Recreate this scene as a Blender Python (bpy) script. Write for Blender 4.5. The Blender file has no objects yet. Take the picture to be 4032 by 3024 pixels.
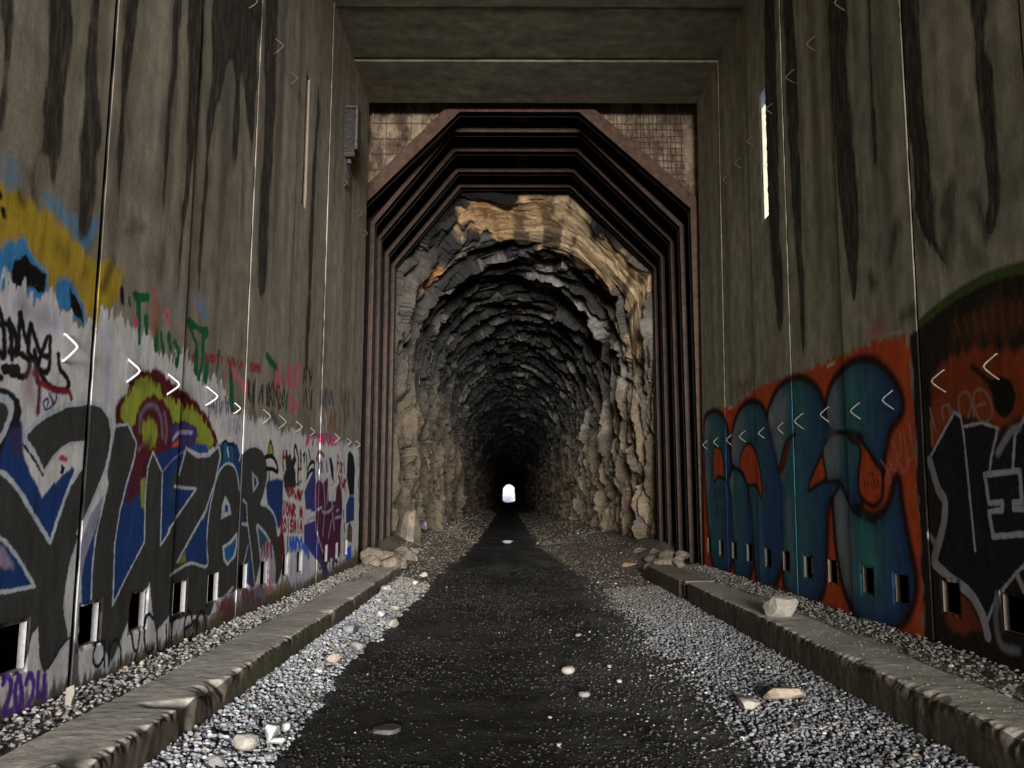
import bpy, bmesh, math, random
import numpy as np
from mathutils import Vector, Matrix
random.seed(7)
RNG = np.random.default_rng(11)
scene = bpy.context.scene
COL = scene.collection

# ---------------------------------------------------------------- camera
F, CX, CY = 3262.0, 2016.0, 1512.0          # focal length and centre of the photograph, in its pixels
VPX, VPY = 2000.0, 1965.0                   # where the tunnel axis vanishes
PITCH = math.atan((VPY - CY) / F)
YAW = math.atan((VPX - CX) / math.hypot(F, VPY - CY))
cam_d = bpy.data.cameras.new('camera'); cam = bpy.data.objects.new('camera', cam_d); COL.objects.link(cam)
cam_d.sensor_width = 36.0; cam_d.lens = 36.0 * F / 4032.0
cam_d.clip_start = 0.05; cam_d.clip_end = 3000
cam.location = (0, 0, 0)
cam.rotation_euler = (math.pi / 2 + PITCH, 0, YAW)
scene.camera = cam

def ray(px, py):
    """direction (Y = 1) seen at a pixel of the 2212 px wide picture"""
    u = px / .5486 - CX; v = CY - py / .5486
    Y = F * math.cos(PITCH) - v * math.sin(PITCH); Z = F * math.sin(PITCH) + v * math.cos(PITCH)
    X = u * math.cos(YAW) - Y * math.sin(YAW); Y2 = u * math.sin(YAW) + Y * math.cos(YAW)
    return X / Y2, Z / Y2

# ---------------------------------------------------------------- daylight
SUN_EL, SUN_AZ = math.radians(3), math.radians(177.5)   # azimuth clockwise from +Y: behind the camera, to the right
world = bpy.data.worlds.new('World'); scene.world = world; world.use_nodes = True
nt = world.node_tree; bg = nt.nodes['Background']
sky = nt.nodes.new('ShaderNodeTexSky'); sky.sky_type = 'NISHITA'; sky.sun_disc = False
sky.sun_elevation = SUN_EL; sky.sun_rotation = SUN_AZ; sky.dust_density = .6; sky.ozone_density = 3.0
nt.links.new(sky.outputs[0], bg.inputs[0]); bg.inputs[1].default_value = 0.1
sun_d = bpy.data.lights.new('sun', 'SUN'); sun_d.energy = 3.0; sun_d.angle = math.radians(20); sun_d.color = (1, .995, .98)
sun = bpy.data.objects.new('sun', sun_d); COL.objects.link(sun)
sdir = Vector((math.sin(SUN_AZ) * math.cos(SUN_EL), math.cos(SUN_AZ) * math.cos(SUN_EL), math.sin(SUN_EL)))
sun.rotation_euler = (-sdir).to_track_quat('-Z', 'Y').to_euler(); sun.location = sdir * 50
scene.view_settings.view_transform = 'Standard'; scene.view_settings.look = 'None'
scene.view_settings.exposure = 1.8; scene.view_settings.gamma = 1
cy = scene.cycles
scene.render.engine = 'CYCLES'
cy.use_denoising = True; cy.denoiser = 'OPENIMAGEDENOISE'
cy.max_bounces = 8; cy.diffuse_bounces = 6; cy.glossy_bounces = 3; cy.sample_clamp_indirect = 6
cy.caustics_reflective = False; cy.caustics_refractive = False

# ---------------------------------------------------------------- noise
def _h(ix, iy, iz, s):
    n = (ix.astype(np.int64) * 374761393 + iy.astype(np.int64) * 668265263 + iz.astype(np.int64) * 2147483647 + s * 1442695041) & 0xffffffff
    n = ((n ^ (n >> 13)) * 1274126177) & 0xffffffff
    n = ((n ^ (n >> 16)) * 2246822519) & 0xffffffff
    return ((n ^ (n >> 15)) & 0xffffff) / float(0xffffff)
def vn(x, y, z=None, s=0):
    x = np.asarray(x, float); y = np.asarray(y, float); x, y = np.broadcast_arrays(x, y)
    z = np.zeros_like(x) if z is None else np.broadcast_to(np.asarray(z, float), x.shape)
    xi, yi, zi = np.floor(x), np.floor(y), np.floor(z)
    f = [a - b for a, b in ((x, xi), (y, yi), (z, zi))]
    u, v, w = [t * t * (3 - 2 * t) for t in f]
    r = 0
    for dx in (0, 1):
        for dy in (0, 1):
            for dz in (0, 1):
                r = r + _h(xi + dx, yi + dy, zi + dz, s) * (u if dx else 1 - u) * (v if dy else 1 - v) * (w if dz else 1 - w)
    return r * 2 - 1
def fbm(x, y, z=None, s=0, o=4, g=.5):
    r = 0; a = 1; t = 0; k = 1.0
    for i in range(o):
        r = r + a * vn(np.asarray(x) * k, np.asarray(y) * k, None if z is None else np.asarray(z) * k, s + i * 17); t += a; a *= g; k *= 2.03
    return r / t
def worley(x, y, s=0, jit=.95):
    """F1, F2, random of nearest cell, offsets to its centre"""
    xi, yi = np.floor(x), np.floor(y); z0 = np.zeros_like(x)
    f1 = np.full(x.shape, 9.0); f2 = np.full(x.shape, 9.0); r = np.zeros(x.shape); ox = np.zeros(x.shape); oy = np.zeros(x.shape); r2 = np.zeros(x.shape)
    for dx in (-1, 0, 1):
        for dy in (-1, 0, 1):
            cx, cy_ = xi + dx, yi + dy
            px = cx + .5 + (_h(cx, cy_, z0, s) - .5) * jit; py = cy_ + .5 + (_h(cx, cy_, z0, s + 5) - .5) * jit
            d = np.hypot(x - px, y - py); m = d < f1
            f2 = np.where(m, f1, np.minimum(f2, d))
            r = np.where(m, _h(cx, cy_, z0, s + 9), r); r2 = np.where(m, _h(cx, cy_, z0, s + 13), r2)
            ox = np.where(m, x - px, ox); oy = np.where(m, y - py, oy); f1 = np.where(m, d, f1)
    return f1, f2, r, r2, ox, oy

# ---------------------------------------------------------------- materials
def lin(c):
    c = np.asarray(c, float) / 255.0
    return np.where(c <= .04045, c / 12.92, ((c + .055) / 1.055) ** 2.4)
class NT:
    def __init__(s, name):
        s.m = bpy.data.materials.new(name); s.m.use_nodes = True; s.t = s.m.node_tree; s.b = s.t.nodes['Principled BSDF']
    def n(s, typ, **kw):
        nd = s.t.nodes.new(typ)
        for k, v in kw.items():
            if isinstance(k, str) and k.startswith('i_'): nd.inputs[k[2:].replace('_', ' ')].default_value = v
            else: setattr(nd, k, v)
        return nd
    def l(s, a, b): s.t.links.new(a, b)
    def coords(s, scale=(1, 1, 1)):
        tc = s.n('ShaderNodeTexCoord'); mp = s.n('ShaderNodeMapping'); mp.inputs['Scale'].default_value = scale
        s.l(tc.outputs['Object'], mp.inputs['Vector']); return mp.outputs[0]
    def noise(s, scale, detail=6, vec=None, rough=.6):
        nd = s.n('ShaderNodeTexNoise'); nd.inputs['Scale'].default_value = scale; nd.inputs['Detail'].default_value = detail; nd.inputs['Roughness'].default_value = rough
        if vec is not None: s.l(vec, nd.inputs['Vector'])
        return nd.outputs['Fac']
    def ramp(s, fac, stops):
        nd = s.n('ShaderNodeValToRGB'); cr = nd.color_ramp
        while len(cr.elements) < len(stops): cr.elements.new(.5)
        for e, (p, c) in zip(cr.elements, stops): e.position = p; e.color = (*c, 1) if len(c) == 3 else c
        s.l(fac, nd.inputs[0]); return nd.outputs[0]
    def mix(s, fac, a, b, mode='MIX'):
        nd = s.n('ShaderNodeMix'); nd.data_type = 'RGBA'; nd.blend_type = mode
        for k, v in ((0, fac), (6, a), (7, b)):
            if hasattr(v, 'links') or hasattr(v, 'is_linked'): s.l(v, nd.inputs[k])
            else: nd.inputs[k].default_value = v if k == 0 else (*v, 1)
        return nd.outputs[2]
    def math(s, op, a, b=None):
        nd = s.n('ShaderNodeMath'); nd.operation = op
        for i, v in enumerate((a, b)):
            if v is None: continue
            if hasattr(v, 'is_linked'): s.l(v, nd.inputs[i])
            else: nd.inputs[i].default_value = v
        return nd.outputs[0]
    def attr(s, name):
        nd = s.n('ShaderNodeAttribute'); nd.attribute_name = name; return nd
    def bump(s, h, strength=.5, dist=.01):
        nd = s.n('ShaderNodeBump'); nd.inputs['Strength'].default_value = strength; nd.inputs['Distance'].default_value = dist
        s.l(h, nd.inputs['Height']); s.l(nd.outputs[0], s.b.inputs['Normal'])
    def fin(s, col, rough=.9, spec=.3):
        if hasattr(col, 'is_linked'): s.l(col, s.b.inputs['Base Color'])
        else: s.b.inputs['Base Color'].default_value = (*col, 1)
        if hasattr(rough, 'is_linked'): s.l(rough, s.b.inputs['Roughness'])
        else: s.b.inputs['Roughness'].default_value = rough
        s.b.inputs['Specular IOR Level'].default_value = spec
        return s.m

def concrete_mat(name, tint, dark, painted=False, lift=1.0):
    t = NT(name)
    big = t.noise(.9, 5, t.coords((1, 1, .35))); streak = t.noise(2.4, 3, t.coords((1, 2.0, .16)), .5); fine = t.noise(45, 4, t.coords())
    mid = t.noise(6, 5, t.coords((1, 1.1, .7)), .5)
    f = t.math('ADD', t.math('MULTIPLY', streak, .6), t.math('MULTIPLY', big, .4))
    a = tuple(np.array(tint) * .62 * lift); b = tuple(np.array(tint) * lift); c = tuple(np.array(tint) * 1.3 * lift)
    col = t.ramp(f, [(.3, a), (.5, b), (.66, c)])
    col = t.mix(t.ramp(mid, [(.35, (0, 0, 0)), (.75, (.5, .5, .5))]), col, tuple(np.array(dark) * 2.2))
    col = t.mix(.35, col, t.ramp(fine, [(.3, (.3, .3, .3)), (.7, (.75, .75, .75))]), 'OVERLAY')
    if painted:
        st = t.attr('stain'); brk = t.noise(14, 6, t.coords((1, 1.6, .3)), .7)
        sf = t.math('MULTIPLY', st.outputs['Fac'], t.ramp(brk, [(.32, (.72, .72, .72)), (.55, (1, 1, 1))]))
        col = t.mix(sf, col, dark)
        p = t.attr('paint'); al = p.outputs['Alpha']
        wear = t.noise(60, 5, t.coords((1, 1, .45)), .75)
        al2 = t.math('MULTIPLY', al, t.ramp(wear, [(.27, (.35, .35, .35)), (.38, (1, 1, 1))]))
        vary = t.ramp(t.noise(7, 8, t.coords((1, 1.3, .45)), .78), [(.32, (.6, .6, .6)), (.52, (.98, .98, .98)), (.7, (1.15, 1.15, 1.15))])
        pc = t.mix(1.0, p.outputs['Color'], vary, 'MULTIPLY')
        col = t.mix(al2, col, pc)
        rg = t.mix(al2, (.95, .95, .95), (.8, .8, .8))
        t.bump(t.math('ADD', t.math('MULTIPLY', mid, 1.2), t.math('MULTIPLY', fine, .25)), .22, .006)
        return t.fin(col, rg, .18)
    t.bump(t.math('ADD', t.math('MULTIPLY', mid, 1.2), t.math('MULTIPLY', fine, .4)), .25, .006)
    return t.fin(col, .93, .25)

M = {}
BACK = None
M['left'] = concrete_mat('weathered_concrete', (.38, .342, .268), (.032, .028, .024), True)
M['right'] = concrete_mat('damp_concrete', (.40, .38, .28), (.024, .023, .019), True)
M['ceiling'] = concrete_mat('ceiling_concrete', (.34, .325, .24), (.04, .036, .03))
M['jamb'] = concrete_mat('slot_concrete', (.55, .53, .53), (.06, .055, .06))
def simple(name, c1, c2, scale=12, rough=.85, bump=.5, dist=.01, spec=.3, metal=0):
    t = NT(name); n = t.noise(scale, 8, t.coords(), .65)
    t.bump(n, bump, dist); t.b.inputs['Metallic'].default_value = metal
    return t.fin(t.ramp(n, [(.32, c1), (.68, c2)]), rough, spec)
M['rust'] = simple('rusty_steel', (.03, .017, .011), (.105, .056, .035), 9, .7, .4, .004)
M['soot'] = simple('sooty_steel', (.004, .003, .003), (.015, .010, .008), 10, .85, .4, .004)  # near-black also paints the shadow each rib throws on the next
M['flange'] = simple('worn_steel', (.009, .005, .0035), (.075, .037, .020), 7, .6, .4, .003)
M['timber'] = simple('sooty_timber', (.003, .0025, .002), (.010, .008, .006), 6, .95)
M['rebar'] = simple('painted_rebar', (.4, .39, .38), (.72, .71, .70), 30, .5, .2, .001)
M['rebar_dull'] = simple('dull_rebar', (.13, .12, .11), (.30, .285, .26), 30, .6, .2, .001)
M['rebar_rust'] = simple('rusty_rebar', (.05, .042, .034), (.15, .12, .095), 30, .7, .2, .001)
M['pale_rock'] = simple('pale_stone', (.23, .21, .175), (.47, .43, .365), 5, .9, .9, .03)
M['white_rock'] = simple('white_stone', (.36, .36, .35), (.72, .72, .70), 6, .9, .9, .03)
M['grey_rock'] = simple('grey_stone', (.12, .115, .11), (.34, .33, .32), 6, .9, .9, .03)
M['tan_rock'] = simple('tan_stone', (.24, .19, .14), (.5, .41, .32), 6, .9, .9, .03)
M['orange_rock'] = simple('orange_stone', (.3, .17, .08), (.55, .36, .19), 6, .9, .9, .03)
M['cobble'] = simple('dusty_cobble', (.10, .08, .058), (.28, .23, .175), 5, .92, .9, .03)
M['black_metal'] = simple('black_metal', (.006, .0055, .005), (.022, .02, .019), 14, .6, .3, .003)
M['galv'] = simple('dull_grey_metal', (.03, .028, .026), (.09, .083, .076), 14, .55, .3, .003)
M['ledge'] = simple('dusty_ledge', (.2, .18, .15), (.4, .36, .31), 9, .95, .8, .03)

# ---------------------------------------------------------------- object helpers
def link(o, parent=None):
    COL.objects.link(o)
    if parent is not None: o.parent = parent
    return o
def tag(o, label=None, cat=None, group=None, kind=None):
    if label: o['label'] = label
    if cat: o['category'] = cat
    if group: o['group'] = group
    if kind: o['kind'] = kind
    return o
def empty(name, loc, label, cat, group=None, kind=None):
    o = bpy.data.objects.new(name, None); o.location = loc; o.empty_display_size = .1; link(o)
    return tag(o, label, cat, group, kind)
def mesh_np(name, V, Q, mat, parent=None, smooth=False, attrs=None, origin=None):
    """V (n,3) world coordinates, Q (m,k) faces"""
    V = np.asarray(V, np.float64); Q = np.asarray(Q, np.int32)
    if origin is None: origin = (0, 0, 0) if parent is None else tuple(parent.location)
    me = bpy.data.meshes.new(name)
    me.vertices.add(len(V)); me.vertices.foreach_set('co', (V - np.array(origin)).astype(np.float32).ravel())
    k = Q.shape[1]
    me.loops.add(Q.size); me.loops.foreach_set('vertex_index', Q.ravel())
    me.polygons.add(len(Q)); me.polygons.foreach_set('loop_start', np.arange(len(Q), dtype=np.int32) * k)
    me.polygons.foreach_set('loop_total', np.full(len(Q), k, np.int32))
    me.polygons.foreach_set('use_smooth', np.full(len(Q), smooth, bool))
    me.update(calc_edges=True)
    for an, (typ, data) in (attrs or {}).items():
        a = me.attributes.new(an, typ, 'POINT')
        a.data.foreach_set('color' if typ == 'FLOAT_COLOR' else 'value', np.ascontiguousarray(data, np.float32).ravel())
    me.materials.append(mat)
    o = bpy.data.objects.new(name, me)
    if parent is None: o.location = origin
    return link(o, parent)
class MB:
    """collects simple solids and links them as one mesh"""
    def __init__(s): s.v = []; s.f = []
    def add(s, v, f):
        k = len(s.v); s.v += [tuple(p) for p in v]; s.f += [tuple(i + k for i in q) for q in f]
    def box(s, a, b, bev=0):
        x0, y0, z0 = a; x1, y1, z1 = b
        s.add([(x0, y0, z0), (x1, y0, z0), (x1, y1, z0), (x0, y1, z0), (x0, y0, z1), (x1, y0, z1), (x1, y1, z1), (x0, y1, z1)],
              [(0, 3, 2, 1), (4, 5, 6, 7), (0, 1, 5, 4), (1, 2, 6, 5), (2, 3, 7, 6), (3, 0, 4, 7)])
    def prism(s, poly, y0, y1):
        """poly of (x,z) pushed along Y"""
        n = len(poly)
        v = [(x, y0, z) for x, z in poly] + [(x, y1, z) for x, z in poly]
        s.add(v, [tuple(range(n)), tuple(range(2 * n - 1, n - 1, -1))] + [(i, i + n, (i + 1) % n + n, (i + 1) % n) for i in range(n)])
    def tube(s, pts, r, seg=8):
        P = [Vector(p) for p in pts]; rings = []
        for i, p in enumerate(P):
            d = (P[min(i + 1, len(P) - 1)] - P[max(i - 1, 0)]).normalized()
            a = d.orthogonal().normalized() if i == 0 else (prev - d * prev.dot(d)).normalized()
            prev = a; b = d.cross(a)
            rr = r[i] if hasattr(r, '__len__') else r
            rings.append([p + (a * math.cos(t) + b * math.sin(t)) * rr for t in [2 * math.pi * k / seg for k in range(seg)]])
        v = [q for rg in rings for q in rg]; f = []
        for i in range(len(P) - 1):
            for k in range(seg): f.append((i * seg + k, i * seg + (k + 1) % seg, (i + 1) * seg + (k + 1) % seg, (i + 1) * seg + k))
        f.append(tuple(range(seg))[::-1]); f.append(tuple(range((len(P) - 1) * seg, len(P) * seg)))
        s.add(v, f)
    def build(s, name, mat, parent=None, bevel=0, smooth=False, origin=None):
        if origin is None: origin = Vector((0, 0, 0)) if parent is None else Vector(parent.location)
        me = bpy.data.meshes.new(name); me.from_pydata([tuple(Vector(p) - Vector(origin)) for p in s.v], [], s.f)
        bm = bmesh.new(); bm.from_mesh(me); bmesh.ops.recalc_face_normals(bm, faces=bm.faces)
        if bevel: bmesh.ops.bevel(bm, geom=[e for e in bm.edges if len(e.link_faces) == 2 and e.calc_face_angle(0) > .6], offset=bevel, segments=2, affect='EDGES', clamp_overlap=True)
        bm.to_mesh(me); bm.free(); me.materials.append(mat)
        if smooth: me.polygons.foreach_set('use_smooth', [True] * len(me.polygons))
        o = bpy.data.objects.new(name, me)
        if parent is None: o.location = origin
        return link(o, parent)
def grid_quads(ny, nz, keep=None):
    i = np.arange(ny - 1)[:, None]; j = np.arange(nz - 1)[None, :]
    q = np.stack([i * nz + j, (i + 1) * nz + j, (i + 1) * nz + j + 1, i * nz + j + 1], -1)
    if keep is not None: return q[keep]
    return q.reshape(-1, 4)

# ---------------------------------------------------------------- places in the photograph, as points on the walls
LX = -2.25
def rx(z): return 2.975 + .0145 * z
CEIL = 6.36; YEND = 12.7; FLOOR = -1.28; LEDGE = -1.0
SP = {'P': (0, 0, 1), 'Z1': (0, 329.2, .3638), 'Z2': (0, 822.9, .504), 'Z3': (384, 658.3, .43), 'R6': (1481.2, 658.3, .43),
      'R7': (1865.2, 548.6, .5957), 'R8': (1426.4, 0, .463), 'L1': (0, 0, .3638), 'A': (0, 740.6, .2149), 'B': (219.4, 768, .2315),
      'C': (521.2, 822.9, .1985), 'D': (521.2, 1069.8, .1653), 'E': (1508.7, 850.3, .1819), 'F': (1755.5, 740.6, .215), 'G': (246.9, 630.9, .1984)}
def onwall(side, sp, x, y):
    ox, oy, k = SP[sp]; X, Z = ray(ox + x * k, oy + y * k)
    t = LX / X if side == 'L' else 2.975 / (X - .0145 * Z)
    return (t, Z * t)
def onground(px, py, z=FLOOR):
    X, Z = ray(px, py); t = z / Z
    return (X * t, t, z)
# ---------------------------------------------------------------- paint on the walls (sprayed shapes, in metres along and up each wall)
SP['H'] = (603.5, 960.1, .1223)      # spaces of further close views
SP['I'] = (192.0, 1289.2, .1488)
SP['J'] = (1947.5, 740.6, .248)
SP['T'] = (0, 1207, .3968)
KL, KR = 2.9, 3.6
def catmull(P, closed, n=6):
    P = np.asarray(P, float); N = len(P); out = []
    rng = range(N if closed else N - 1)
    for i in rng:
        p0 = P[(i - 1) % N] if closed or i > 0 else P[i]; p1 = P[i]; p2 = P[(i + 1) % N]; p3 = P[(i + 2) % N] if closed or i + 2 < N else P[(i + 1) % N]
        for t in np.arange(n) / n:
            out.append(.5 * (2 * p1 + (p2 - p0) * t + (2 * p0 - 5 * p1 + 4 * p2 - p3) * t * t + (3 * p1 - p0 - 3 * p2 + p3) * t ** 3))
    if not closed: out.append(P[-1])
    return np.array(out)
OPS = {'L': [], 'R': []}
STAINS = {'L': [], 'R': []}
def _pts(side, sp, pts, closed, smooth):
    if smooth and len(pts) > 2: pts = catmull(pts, closed, 5)
    return np.array([onwall(side, sp, x, y) for x, y in pts])
def fill(side, sp, pts, col, edge=.012, rough=.0, a=1.0, smooth=False, rs=9, grad=None):
    OPS[side].append(('fill', _pts(side, sp, pts, True, smooth), col, edge, rough, a, rs, grad))
def stroke(side, sp, pts, w, col, edge=.008, rough=0, a=1.0, smooth=True, rs=9):
    OPS[side].append(('stroke', _pts(side, sp, pts, False, smooth), col, edge, rough, a, rs, w))
def stain(side, sp, pts, a=.96, edge=.035, rough=.03):
    STAINS[side].append(('fill', _pts(side, sp, pts, True, True), None, edge, rough, a, 5, None))
    STAINS[side].append(('fill', _pts(side, sp, pts, True, True), None, .2, .08, .5, 4, None))
def smudge(side, sp, pts, w, a=.6, edge=.12):
    STAINS[side].append(('stroke', _pts(side, sp, pts, False, True), None, edge, .05, a, 5, w))
def scrib(side, sp, x0, y0, x1, y1, n, w, col, seed=0, a=1.0, h=None):
    """a row of quick illegible tag letters"""
    r = random.Random(seed); dx = (x1 - x0) / n
    for i in range(n):
        cx = x0 + dx * (i + .5); yy = y0 + (y1 - y0) * (i + .5) / n; hh = (h or abs(dx)) * .5
        k = r.randint(4, 6); pts = [(cx + r.uniform(-.55, .55) * dx, yy + (hh if j % 2 else -hh) * r.uniform(.6, 1.15)) for j in range(k)]
        stroke(side, sp, pts, w, col, smooth=r.random() < .7, a=a)
GL = {'a': [[(1, .4), (.5, .35), (.1, .6), (.1, .9), (.5, 1), (1, .7), (1, .35), (1, 1)]], 'n': [[(0, .35), (0, 1), (.1, .55), (.6, .35), (1, .6), (1, 1)]],
      'y': [[(0, .35), (.3, .9), (.6, .95)], [(1, .3), (.6, 1.05), (.1, 1.4)]], 'C': [[(1, .15), (.4, 0), (0, .5), (.3, 1), (1, .9)]], 'u': [[(0, .35), (.05, .9), (.5, 1), (.95, .8), (1, .35), (1, 1)]],
      'r': [[(0, .35), (0, 1), (.1, .5), (.9, .35)]], 'e': [[(.1, .7), (.9, .6), (.6, .3), (.1, .5), (.1, .9), (.6, 1), (1, .85)]],
      '2': [[(0, .25), (.4, 0), (.9, .25), (.7, .6), (0, 1), (1, .95)]], '0': [[(.5, 0), (.05, .5), (.4, 1), (.9, .6), (.5, 0)]], '4': [[(.1, 0), (.05, .55), (.9, .55)], [(.85, .05), (.8, 1)]],
      'h': [[(0, 0), (0, 1), (.1, .55), (.7, .45), (.9, 1)]], 'i': [[(.5, .35), (.5, 1)], [(.5, .1), (.5, .14)]], 's': [[(1, .4), (.3, .35), (.2, .6), (.9, .75), (.7, 1), (0, .95)]], 't': [[(.5, 0), (.5, .95), (.9, 1)], [(0, .35), (1, .35)]],
      'V': [[(0, 0), (.45, 1), (1, 0)]], 'O': [[(.5, 0), (0, .4), (.4, 1), (.95, .6), (.5, 0)]], 'R': [[(0, 1), (.1, 0), (.9, .2), (.2, .5), (1, 1)]], 'M': [[(0, 1), (.15, 0), (.5, .8), (.85, 0), (1, 1)]],
      'I': [[(.5, 0), (.5, 1)]], 'S': [[(1, .1), (.2, .1), (.15, .45), (.9, .6), (.7, 1), (0, .9)]], 'A': [[(0, 1), (.5, 0), (1, 1)], [(.2, .6), (.8, .6)]], 'N': [[(0, 1), (.05, 0), (.9, 1), (1, 0)]],
      'D': [[(0, 0), (0, 1), (.8, .8), (.9, .3), (0, 0)]], 'P': [[(0, 1), (.05, 0), (.9, .15), (.8, .45), (.05, .5)]], 'o': [[(.5, .35), (.05, .65), (.5, 1), (.95, .65), (.5, .35)]]}
def text(side, sp, s, x0, y0, x1, y1, h0, h1, w, col, a=1.0):
    """hand-written letters between two points of a close view, h0/h1 letter heights there"""
    n = len(s)
    for i, ch in enumerate(s):
        if ch not in GL: continue
        for pl in GL[ch]:
            pts = []
            for u, v in pl:
                t = (i + .12 + u * .72) / n
                pts.append((x0 + (x1 - x0) * t, y0 + (y1 - y0) * t + v * (h0 + (h1 - h0) * t)))
            stroke(side, sp, pts, w, col, a=a)

WHITE = (152, 152, 162); DARK = (43, 43, 42); OUT = (132, 141, 148); BLUE = (20, 42, 84); BLK = (12, 11, 12); MAR = (62, 14, 18)
PUR = (52, 40, 84); GRN = (16, 70, 42); PINK = (196, 58, 88); RED = (112, 28, 22); LIME = (108, 118, 42); CYAN = (42, 96, 138); YEL = (126, 106, 34)
# -- left wall, top left piece
stroke('L', 'Z1', [(60, 110), (75, 170)], .12, (62, 98, 120), edge=.1, a=.6)
for p in ([(270, 250), (330, 350)], [(350, 300), (400, 420)], [(440, 370), (455, 520)], [(570, 430), (500, 560)], [(400, 420), (420, 470)]):
    stroke('L', 'Z1', p, .05, (58, 98, 126), edge=.04, a=.8, rough=.02)
fill('L', 'Z1', [(-60, 500), (70, 525), (150, 500), (185, 580), (230, 650), (300, 700), (300, 800), (280, 890), (-60, 900)], CYAN, .02, .01)
fill('L', 'Z1', [(320, 770), (400, 730), (450, 800), (500, 900), (555, 1010), (540, 1050), (320, 900)], CYAN, .02, .01)
fill('L', 'Z1', [(155, 590), (190, 650), (275, 730), (268, 830), (180, 800), (100, 810), (60, 770), (85, 660)], BLK, .015, .01)
fill('L', 'Z1', [(418, 800), (455, 850), (490, 940), (495, 1010), (415, 930)], BLK, .015, .01)
stroke('L', 'Z1', [(150, 505), (195, 610), (240, 670), (292, 712)], .02, (84, 112, 132))
fill('L', 'Z1', [(-60, 190), (50, 205), (110, 215), (180, 310), (250, 340), (330, 400), (420, 480), (500, 590), (590, 650), (640, 630), (720, 680), (735, 740), (705, 840), (680, 910), (620, 925), (578, 930), (552, 1012), (530, 1000), (500, 900), (470, 870), (440, 800), (400, 740), (350, 760), (325, 890), (290, 880), (305, 700), (230, 650), (170, 560), (150, 500), (70, 525), (-60, 500)], YEL, .05, .03, smooth=True)
stroke('L', 'Z1', [(120, 250), (140, 300)], .05, (46, 44, 30), edge=.05, a=.8)
stroke('L', 'Z1', [(22, 345), (28, 375)], .035, BLK, edge=.02); stroke('L', 'Z1', [(-5, 220), (5, 260)], .03, BLK, edge=.02)
stroke('L', 'Z1', [(665, 640), (640, 720), (610, 800)], .07, (50, 44, 22), edge=.06, a=.8)
stroke('L', 'Z1', [(718, 820), (722, 880)], .05, BLK, edge=.03)
stroke('L', 'Z1', [(340, 560), (400, 610)], .09, (80, 70, 30), edge=.08, a=.5)
# greyish haze of old buffing on bare concrete
stroke('L', 'Z1', [(700, 620), (800, 720)], .12, (104, 98, 104), edge=.15, a=.45); stroke('L', 'G', [(850, 60), (1000, 150)], .12, (100, 100, 112), edge=.12, a=.45)
stroke('L', 'G', [(560, 60), (700, 150)], .12, (92, 92, 106), edge=.12, a=.4)
stroke('L', 'G', [(940, 150), (1000, 270)], .06, (60, 100, 140), edge=.05, a=.85)
# -- white buffed band
wb = [(-30, 600), (25, 612), (60, 622), (75, 650), (110, 640), (130, 655), (165, 690), (200, 695), (215, 672), (240, 668), (262, 674), (275, 700), (290, 698), (300, 720), (318, 705), (335, 725), (345, 760), (365, 775), (385, 755), (400, 760), (415, 775), (425, 800), (440, 822), (455, 812), (470, 818), (480, 835), (495, 865), (500, 885), (530, 893), (560, 912), (580, 907), (600, 917), (610, 932), (650, 928), (668, 945), (690, 948), (715, 958), (726, 946), (740, 955), (775, 965)]
bl = [(775, 1185), (740, 1215), (700, 1236), (650, 1250), (615, 1245), (590, 1275), (555, 1270), (500, 1300), (430, 1345), (360, 1380), (300, 1410), (210, 1455), (100, 1500), (-30, 1535)]
fill('L', 'P', wb + bl, WHITE, .03, .06, rs=14)
stroke('L', 'P', [(40, 660), (120, 700)], .1, (112, 110, 120), edge=.1, a=.7); stroke('L', 'P', [(230, 720), (230, 860)], .08, (108, 107, 110), edge=.1, a=.5)
# green, pink and red tags above it
for p, w in (([(200, 20), (260, 60), (355, 50)], .03), ([(150, 60), (160, 140)], .02), ([(258, 60), (262, 540)], .026), ([(340, 290), (347, 430)], .03), ([(440, 370), (448, 600)], .035), ([(505, 450), (520, 640)], .03),
             ([(585, 460), (592, 600)], .035), ([(650, 540), (690, 640), (670, 780)], .03), ([(815, 320), (900, 570)], .035), ([(815, 320), (930, 400), (1015, 440), (990, 480)], .035), ([(975, 470), (975, 700), (930, 930)], .04),
             ([(1012, 720), (1000, 960)], .045), ([(900, 650), (890, 850)], .05), ([(1145, 660), (1120, 880)], .02), ([(1275, 830), (1285, 1230)], .06), ([(1660, 700), (1765, 830)], .05), ([(1735, 830), (1735, 1030)], .025), ([(1880, 1130), (1868, 1290)], .035)):
    stroke('L', 'G', p, w * 1.7, GRN, rough=.012, edge=.012)
for p, w, c, a in (([(430, 0), (440, 200), (400, 420)], .07, (118, 66, 58), .6), ([(540, 200), (575, 280), (588, 350)], .028, PINK, 1), ([(220, 300), (235, 360)], .022, PINK, 1), ([(1215, 790), (1242, 940)], .022, PINK, .9), ([(1290, 830), (1315, 980)], .03, PINK, .7),
                   ([(1150, 940), (1152, 1030)], .012, PINK, 1), ([(1330, 890), (1430, 1040)], .06, (176, 84, 96), .7), ([(1790, 820), (1762, 1030), (1800, 960)], .07, (170, 60, 74), .8), ([(1905, 800), (1885, 960), (2015, 790), (1995, 990), (1920, 1010)], .05, PINK, .8), ([(1920, 1140), (1930, 1290), (2000, 1215)], .06, PINK, .85)):
    stroke('L', 'G', p, w * 1.4, c, edge=.025, a=a, rough=.01)
for x0, y0, x1, y1, n, s in ((790, 700, 875, 715, 2, 3), (1000, 710, 1190, 740, 5, 4), (1230, 745, 1400, 790, 4, 5), (1460, 820, 1600, 830, 5, 6)):
    scrib('L', 'G', x0, y0, x1, y1, n, .016, RED, s, h=95)
scrib('L', 'G', 1450, 1080, 1850, 1150, 7, .03, (22, 21, 20), 8, h=260, a=.9)
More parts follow.
